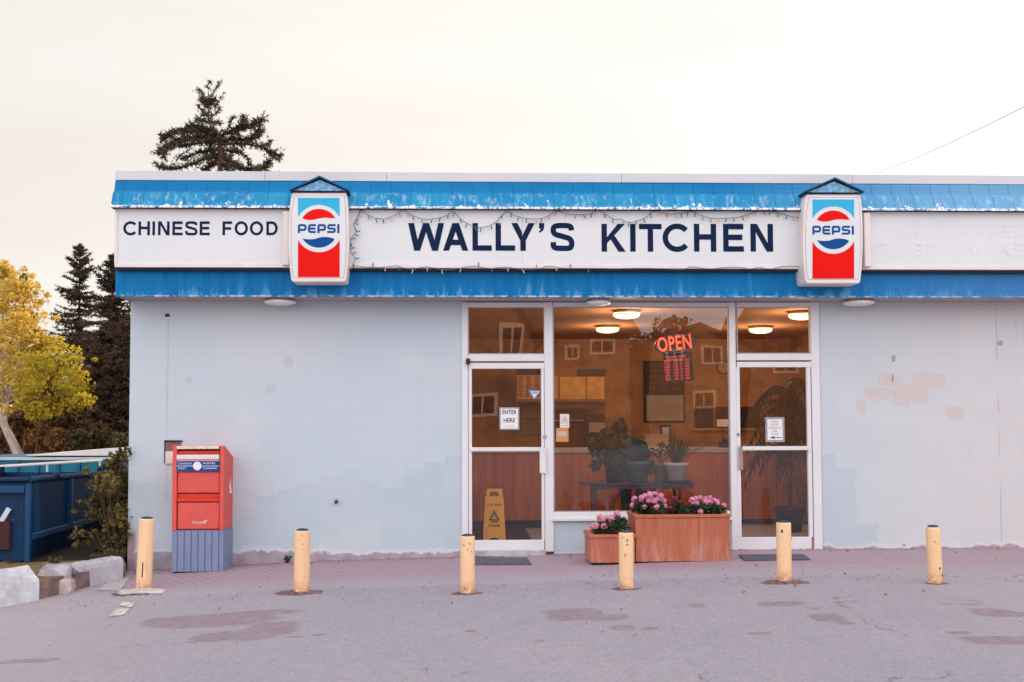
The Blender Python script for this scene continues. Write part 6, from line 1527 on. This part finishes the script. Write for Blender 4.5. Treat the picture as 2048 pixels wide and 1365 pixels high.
# ================================================================= HOUSES ACROSS THE STREET (seen in the glass)
def refl(px, py, D2):
    """world point behind the camera whose mirror image in the shop glass falls at a photo pixel; D2 = depth of the mirror image"""
    p = at(px, py, D2); return Vector((p.x, -p.y, p.z))
siding = simple('tan_siding', (.33, .19, .125), .8, .12, 1.5, .1, 8); shingle = simple('brown_shingle', (.055, .032, .028), .9, .3, 5); trimm = simple('window_trim', (.92, .72, .56), .6); glassd = simple('house_pane', (.04, .04, .06), .3)
def house(label, D2, x0, x1, eave, ridge, depth, wins, gable_front=False):
    a = refl(x0, 838, D2); c = refl(x1, 838, D2); Yf = -D2; ze = refl((x0+x1)/2, eave, D2).z; zr = refl((x0+x1)/2, ridge, D2).z; xm = (a.x+c.x)/2
    o = thing('house', label, 'house', (xm, Yf, .02), 'houses across the street')
    mb = MB(); mb.box(a.x, c.x, Yf-depth, Yf, -.2, ze)
    if gable_front: mb.prism([(a.x, ze), (c.x, ze), (xm, zr-.15)], Yf-.02, Yf)
    mb.build('wall', siding, o)
    mb = MB(); e = .45
    if gable_front:
        th = .16
        mb.prism([(a.x-e, ze-.2), (xm, zr), (xm, zr+th), (a.x-e, ze-.2+th)], Yf-depth-e, Yf+e); mb.prism([(xm+.002, zr), (c.x+e, ze-.2), (c.x+e, ze-.2+th), (xm+.002, zr+th)], Yf-depth-e, Yf+e)
    else:
        ym = Yf-depth/2; mb.prism_x([(Yf+e, ze-.1), (Yf+e, ze+.06), (ym, zr+.1), (Yf-depth-e, ze+.06), (Yf-depth-e, ze-.1), (ym, zr-.08)], a.x-e, c.x+e)
    mb.build('roof', shingle, o)
    for (wx0, wy0, wx1, wy1) in wins:
        p0 = refl(wx0, wy0, D2); p1 = refl(wx1, wy1, D2); w = thing('window', None, None, ((p0.x+p1.x)/2, Yf, p1.z)); w.parent = o; w.location = Vector(((p0.x+p1.x)/2, Yf, p1.z))-o.location
        mb = MB(); t_ = .15
        mb.box(p0.x, p1.x, Yf, Yf+.06, p0.z-t_, p0.z); mb.box(p0.x, p1.x, Yf, Yf+.06, p1.z, p1.z+t_); mb.box(p0.x, p0.x+t_, Yf, Yf+.06, p1.z+t_, p0.z-t_); mb.box(p1.x-t_, p1.x, Yf, Yf+.06, p1.z+t_, p0.z-t_)
        xm_ = (p0.x+p1.x)/2; mb.box(xm_-.04, xm_+.04, Yf, Yf+.05, p1.z+t_, p0.z-t_); mb.build('frame', trimm, w)
        mb = MB(); mb.box(p0.x+t_, p1.x-t_, Yf+.0, Yf+.02, p1.z+t_, p0.z-t_); mb.build('pane', glassd, w)
    return o
house('tan gabled house across the street mirrored in the left glass', 42, 905, 1100, 680, 560, 8, [(1034, 655, 1076, 702), (960, 790, 1010, 835)], True)
house('tan long-roofed house mirrored in the big window', 46, 1108, 1262, 672, 600, 9, [(1182, 680, 1232, 712), (1130, 690, 1160, 722)], False)
house('low tan house mirrored at the right of the big window', 48, 1300, 1500, 690, 655, 8, [(1400, 692, 1440, 730), (1330, 700, 1365, 725), (1380, 780, 1430, 815)], True)
house('low brown-roofed house mirrored in the right glass', 50, 1520, 1720, 680, 600, 9, [(1560, 720, 1610, 750)], False)
house('plain tan house farther right across the street', 47, 1790, 2080, 680, 600, 9, [(1840, 700, 1890, 735), (1980, 700, 2030, 735)], False)
house('tan gabled house at the far right across the street', 49, 2150, 2420, 680, 570, 9, [(2230, 690, 2290, 730)], True)
rnd = random.Random(55)
for i, (px, top_, D2, w_) in enumerate(((1090, 640, 62, 3.2), (1290, 652, 60, 3.4), (1335, 620, 64, 1.6), (1440, 656, 60, 2.6), (1505, 640, 62, 3.0), (1385, 672, 66, 3.5), (900, 600, 60, 4), (1240, 660, 70, 4), (1650, 600, 60, 4), (1480, 668, 75, 4.5))):
    p = refl(px, top_, D2); o = thing('street_tree', ('dark tree left of the long-roofed house across the street', 'dark bushy tree mirrored left of the OPEN sign', 'thin dark tree mirrored just above the OPEN sign', 'small round tree mirrored at the top right of the big window', 'dark tree mirrored behind the right mullion', 'low dark tree behind the low tan house across the street', 'dark tree beyond the gabled house, far left across the street', 'distant tree behind the long-roofed house across the street', 'dark tree right of all the houses across the street', 'farthest low tree behind the brown-roofed house across the street')[i], 'tree', (p.x, p.y, 0), 'trees behind the houses across the street')
    mb = MB(); mb.tube([(p.x, p.y, -.3), (p.x, p.y, p.z*.6)], .2, 7, r1=.1); mb.build('trunk', BARK, o)
    mc = MB()
    for _ in range(26):
        v = Vector((rnd.gauss(0, .35), rnd.gauss(0, .35), rnd.uniform(.1, .93))); cc = Vector((p.x+v.x*w_, p.y+v.y*w_, p.z*v.z)); leaf_cloud(mc, cc, (w_*.30, w_*.30, p.z*.07), 34, .42, rnd)
    mc.build('crown', UG2, o)
